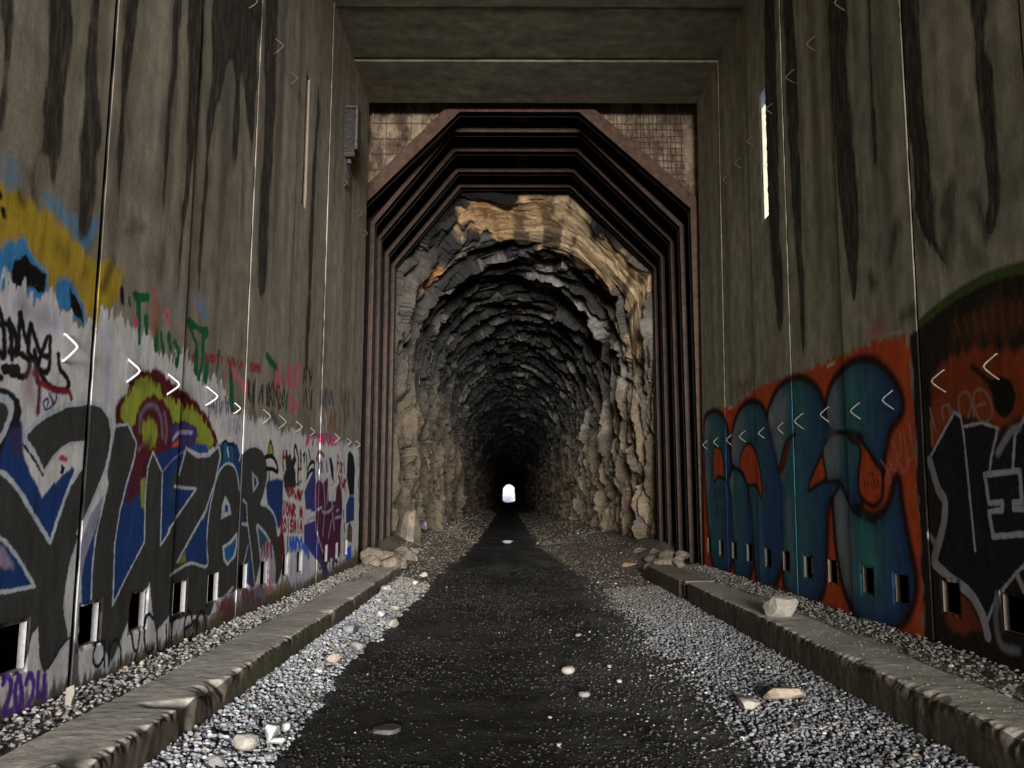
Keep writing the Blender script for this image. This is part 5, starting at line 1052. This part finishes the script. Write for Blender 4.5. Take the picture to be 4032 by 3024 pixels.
rock('stone', 527, 1618, 56, 36, 'pale_rock', 'rounded pale stone low in the left gravel, the largest one there', 1, ZGL, cuts_n=4)
rock('stone', 584, 1596, 30, 34, 'white_rock', 'upright white stone just right of the big rounded pale one', 2, ZGL)
rock('stone', 612, 1578, 30, 20, 'white_rock', 'white lump behind the upright white stone, at the edge of the road', 3, ZGL)
rock('stone', 598, 1606, 34, 14, 'white_rock', 'flat white chip in front of the upright white stone', 4, ZGL)
rock('stone', 581, 1640, 22, 14, 'grey_rock', 'small grey stone below the flat white chip by the road edge', 5, ZGL)
rock('stone', 466, 1654, 36, 26, 'grey_rock', 'grey angular stone at the very bottom of the left gravel', 6, ZGL)
rock('stone', 843, 1356, 34, 24, 'pale_rock', 'cream stone lying alone on the left edge of the dark road', 7, -1.27)
rock('stone', 770, 1405, 36, 24, 'grey_rock', 'grey rounded stone on the road side of the left gravel, below the cream stone', 8, ZGL, cuts_n=5)
rock('stone', 720, 1427, 32, 18, 'tan_rock', 'flat pinkish stone left of the grey rounded one', 9, ZGL)
rock('stone', 752, 1366, 30, 20, 'grey_rock', 'stone at the kerb near the green patch of the left kerb', 10, ZGL)
SL = ['pale stone touching the far end face of the long left kerb', 'small grey stone by the road near the end of the long left kerb', 'wide pale stone in front of the end of the long left kerb', 'white stone hard against the face of the long left kerb near its end',
      'grey stone just left of the lone cream stone on the road', 'flat pale slab on the gravel near the short left kerb', 'small white stone in front of the flat pale slab', 'small grey stone at the far end of the short left kerb', 'pale stone in the gap between the two left kerbs',
      'white stone directly behind the lone cream stone', 'small grey stone left of and below the lone cream stone', 'small pale stone beside the pale crack of the left kerb', 'white stone among the gravel below the green patch of kerb', 'small grey stone between the flat pinkish stone and the pale crack']
for i, (px, py, w, h) in enumerate(((833, 1281, 26, 20), (866, 1291, 20, 13), (853, 1317, 26, 14), (815, 1304, 20, 14), (802, 1345, 16, 12), (913, 1246, 22, 13), (897, 1262, 14, 10), (884, 1220, 14, 9), (842, 1256, 16, 10), (822, 1330, 20, 14), (790, 1384, 16, 12), (742, 1398, 14, 10), (690, 1452, 16, 12), (760, 1420, 12, 9))):
    rock('stone', px, py, w, h, ('white_rock', 'grey_rock', 'pale_rock')[i % 3], SL[i], 20 + i, ZGL - .02, group='pale stones on the left gravel')
rock('stone', 984, 1193, 9, 6, 'white_rock', 'tiny white stone at the left edge of the road inside the tunnel', 40, -1.27)
rock('boulder', 1694, 1336, 68, 56, 'pale_rock', 'big cream boulder sitting on the right ledge against the blue letters', 41, -1.0, cat='boulder', depth=.9)
rock('stone', 1702, 1515, 86, 34, 'tan_rock', 'wide flat tan slab in the right gravel', 42, -1.24, flat=.6, depth=.6)
rock('stone', 1622, 1530, 44, 24, 'pale_rock', 'small cream stone beside the left end of the wide tan slab', 43, -1.25)
rock('stone', 1228, 1456, 30, 19, 'pale_rock', 'smooth egg shaped pale pebble in the middle of the road', 44, -1.275, cuts_n=2)
rock('stone', 1263, 1506, 26, 14, 'grey_rock', 'dull grey pebble in the road nearer than the egg shaped pale one', 45, -1.275, cuts_n=2)
rock('stone', 1250, 1375, 14, 8, 'grey_rock', 'small grey pebble in the road behind the egg shaped one', 46, -1.275, cuts_n=3)
rock('stone', 1317, 1442, 10, 7, 'pale_rock', 'small white pebble to the right of the egg shaped one', 47, -1.275)
rock('stone', 1338, 1474, 14, 8, 'tan_rock', 'white chip in the road right of the dull grey pebble', 48, -1.275)
rock('stone', 1188, 1552, 9, 6, 'tan_rock', 'pale chip in the near middle of the road', 49, -1.275)
rock('stone', 1208, 1612, 12, 8, 'tan_rock', 'pale chip at the bottom of the picture, left of centre of the right gravel', 50, -1.275)
rock('stone', 1362, 1229, 38, 17, 'orange_rock', 'flat orange stone beside the far end of the right kerb', 51, -1.2, flat=.6)
rock('stone', 1440, 1268, 26, 20, 'grey_rock', 'round grey stone in the gap between the two right kerbs', 52, -1.22, cuts_n=4)
rock('stone', 1310, 1186, 10, 6, 'white_rock', 'small white stone by the right rock wall inside the tunnel', 53, -1.1)
rock('stone', 830, 1592, 66, 12, 'dark_rock', 'flat dull stone bedded in the near left of the road', 54, -1.3, flat=.4)
rock('stone', 1575, 1417, 22, 10, 'grey_rock', 'dull flat stone in the right gravel level with the boulder', 56, -1.26, flat=.6)
rock('concrete_chunk', 147, 1530, 18, 52, 'pale_rock', 'pale wedge of broken concrete leaning on the foot of the left wall', 55, -1.0, cat='rubble', depth=.8)
# heaps of cobbles round the feet of the ribs
k = 0
for side, n in (('L', 24), ('R', 16)):
    for i in range(n):
        yy = random.uniform(12.85, 16.0) if i > 5 else random.uniform(12.75, 13.5); a_ = random.random(); lv = random.random()
        X = (-2.12 + .5 * a_) if side == 'L' else (2.80 - .42 * a_)
        zz = -1.04 + .17 * (1 - a_) * lv - (yy - 12.8) * .02
        w = random.uniform(.12, .26)
        rock('cobble', 0, 0, 0, 0, 'cobble', '%s dusty cobble heaped by the %s steel rib on the %s side' % ('big' if w > .21 else 'middling' if w > .16 else 'small', ('nearest', 'second', 'middle', 'fourth', 'farthest')[min(4, max(0, int((yy - 12.6) / .75)))], 'left' if side == 'L' else 'right'), 300 + k, cat='cobble', group='cobbles at the %s rib feet' % ('left' if side == 'L' else 'right'), loc=(X, yy, zz), size=(w * 1.5, w, w * .8), rot=(.5 if side == 'L' else -.5), cuts_n=11); k += 1
rock('boulder', 0, 0, 0, 0, 'cobble', 'tan boulder leaning at the left foot of the tunnel rock, behind the ribs', 401, cat='boulder', loc=(-2.02, 17.3, -1.15), size=(.5, .9, .95))

# ---------------------------------------------------------------- old fixture on the left wall
def zat(px, py, Y): X, Z = ray(px, py); return X * Y, Z * Y
x0, z1 = zat(744, 240, 10.95); x1, z0 = zat(766, 335, 10.95)
fx = empty('wall_fixture', (LX, 10.95, z0), 'old black and rusty metal fixture with a hanging loop, high on the left wall', 'wall fixture')
mb = MB(); mb.box((x0, 10.86, z0), (x1 + .01, 11.04, z1)); mb.build('housing', M['black_metal'], fx, bevel=.012)
mb = MB(); mb.box((x0 - .01, 10.84, z1 + .002), (x1 + .05, 11.1, z1 + .03)); mb.box((x1 + .015, 10.86, z0 + .05), (x1 + .05, 11.1, z1)); mb.build('cover_plate', M['galv'], fx, bevel=.004)
mb = MB(); mb.box((x0 - .02, 10.82, z0 - .07), (x1 + .02, 11.06, z0 - .006)); mb.build('clamp', M['rust'], fx, bevel=.008)
for i in range(5):
    mb = MB(); xx = x0 + .05 + .05 * (i % 2); zz = z0 + .08 + i * (z1 - z0 - .14) / 4; mb.tube([(xx, 10.865, zz), (xx, 10.835, zz)], .014, 8); mb.build('bolt', M['galv'], fx)
mb = MB(); mb.tube([((x0 + x1) / 2, 10.95, z0 - .06), ((x0 + x1) / 2 + .01, 10.95, z0 - .13)], .035, 10); mb.build('socket', M['galv'], fx)
mb = MB(); lx, lz1 = zat(728, 352, 10.95); lx2, lz0 = zat(757, 402, 10.95); mx, mz = (lx + lx2) / 2, (lz0 + lz1) / 2
mb.tube([(mx + (lx2 - lx) / 2 * math.cos(a_) * (1 if math.sin(a_) < 0 else .8), 10.95 + .04 * math.sin(a_ * 2), mz + (lz1 - lz0) * .6 * math.sin(a_) + .02) for a_ in [math.pi / 2 + i * 2 * math.pi / 20 for i in range(21)]], .016, 8); mb.build('cable_loop', M['black_metal'], fx, smooth=True)
for za, zb in ((z0 + .1, z0 + .12), (z1 - .15, z1 - .17), (z0 - .04, z0 - .04)):
    mb = MB(); mb.tube([(LX - .01, 10.9, za), (x0 + .03, 10.93, zb)], .013, 6); mb.build('standoff', M['rust'], fx)

lay('gravel', 1500, lambda y: -2.1 + 0 * y, lambda y: lefted(y) + .3, 24.0, 75.0, .02, .06, (.16, .14, .11), T_LO, 'far tan rubble along the left side deep in the tunnel', 1.5, .02, lift=.01)
lay('gravel', 1500, lambda y: righted(y) - .45, lambda y: 2.7 + 0 * y, 24.0, 75.0, .02, .06, (.15, .13, .10), T_LO, 'far tan rubble along the right side deep in the tunnel', 1.5, .02, lift=.01)

lay('gravel', 1500, lambda y: .1 + 0 * y, lambda y: righted(y), 2.6, 9.0, .006, .014, (.22, .22, .225), T_LO, 'stray grey gravel spread over the right half of the road', 1.6, .02, mask=lambda x, y: RNG.random(len(x)) < np.clip((x - .1) / 1.1, 0, 1) ** 1.5, up=.02)
rock('concrete_chunk', 0, 0, 0, 0, 'pale_rock', 'crumbled pale lump on the broken near end of the left kerb', 411, cat='rubble', loc=(-1.66, 3.05, -1.10), size=(.22, .42, .15))

for xa, xb, zt, n_, b_ in ((-1.98, -1.62, -.997, 1300, (.38, .35, .30)), (2.17, 2.66, -.988, 1600, (.27, .25, .21))):
    y_ = 2.6 + 10 * RNG.random(n_) ** 1.5; back = RNG.random(n_) ** .55; x_ = xa + (xb - xa) * (1 - back if xa < 0 else back)
    scatter('gravel', np.stack([x_, y_, np.where((y_ > 10.1), zt - .02, zt) + 0 * y_], 1), .002 + .007 * RNG.random(n_) ** 3, tints(n_, b_, .14, .004), T_LO, 'grit and dust lying on top of the %s kerb' % ('left' if xa < 0 else 'right'))
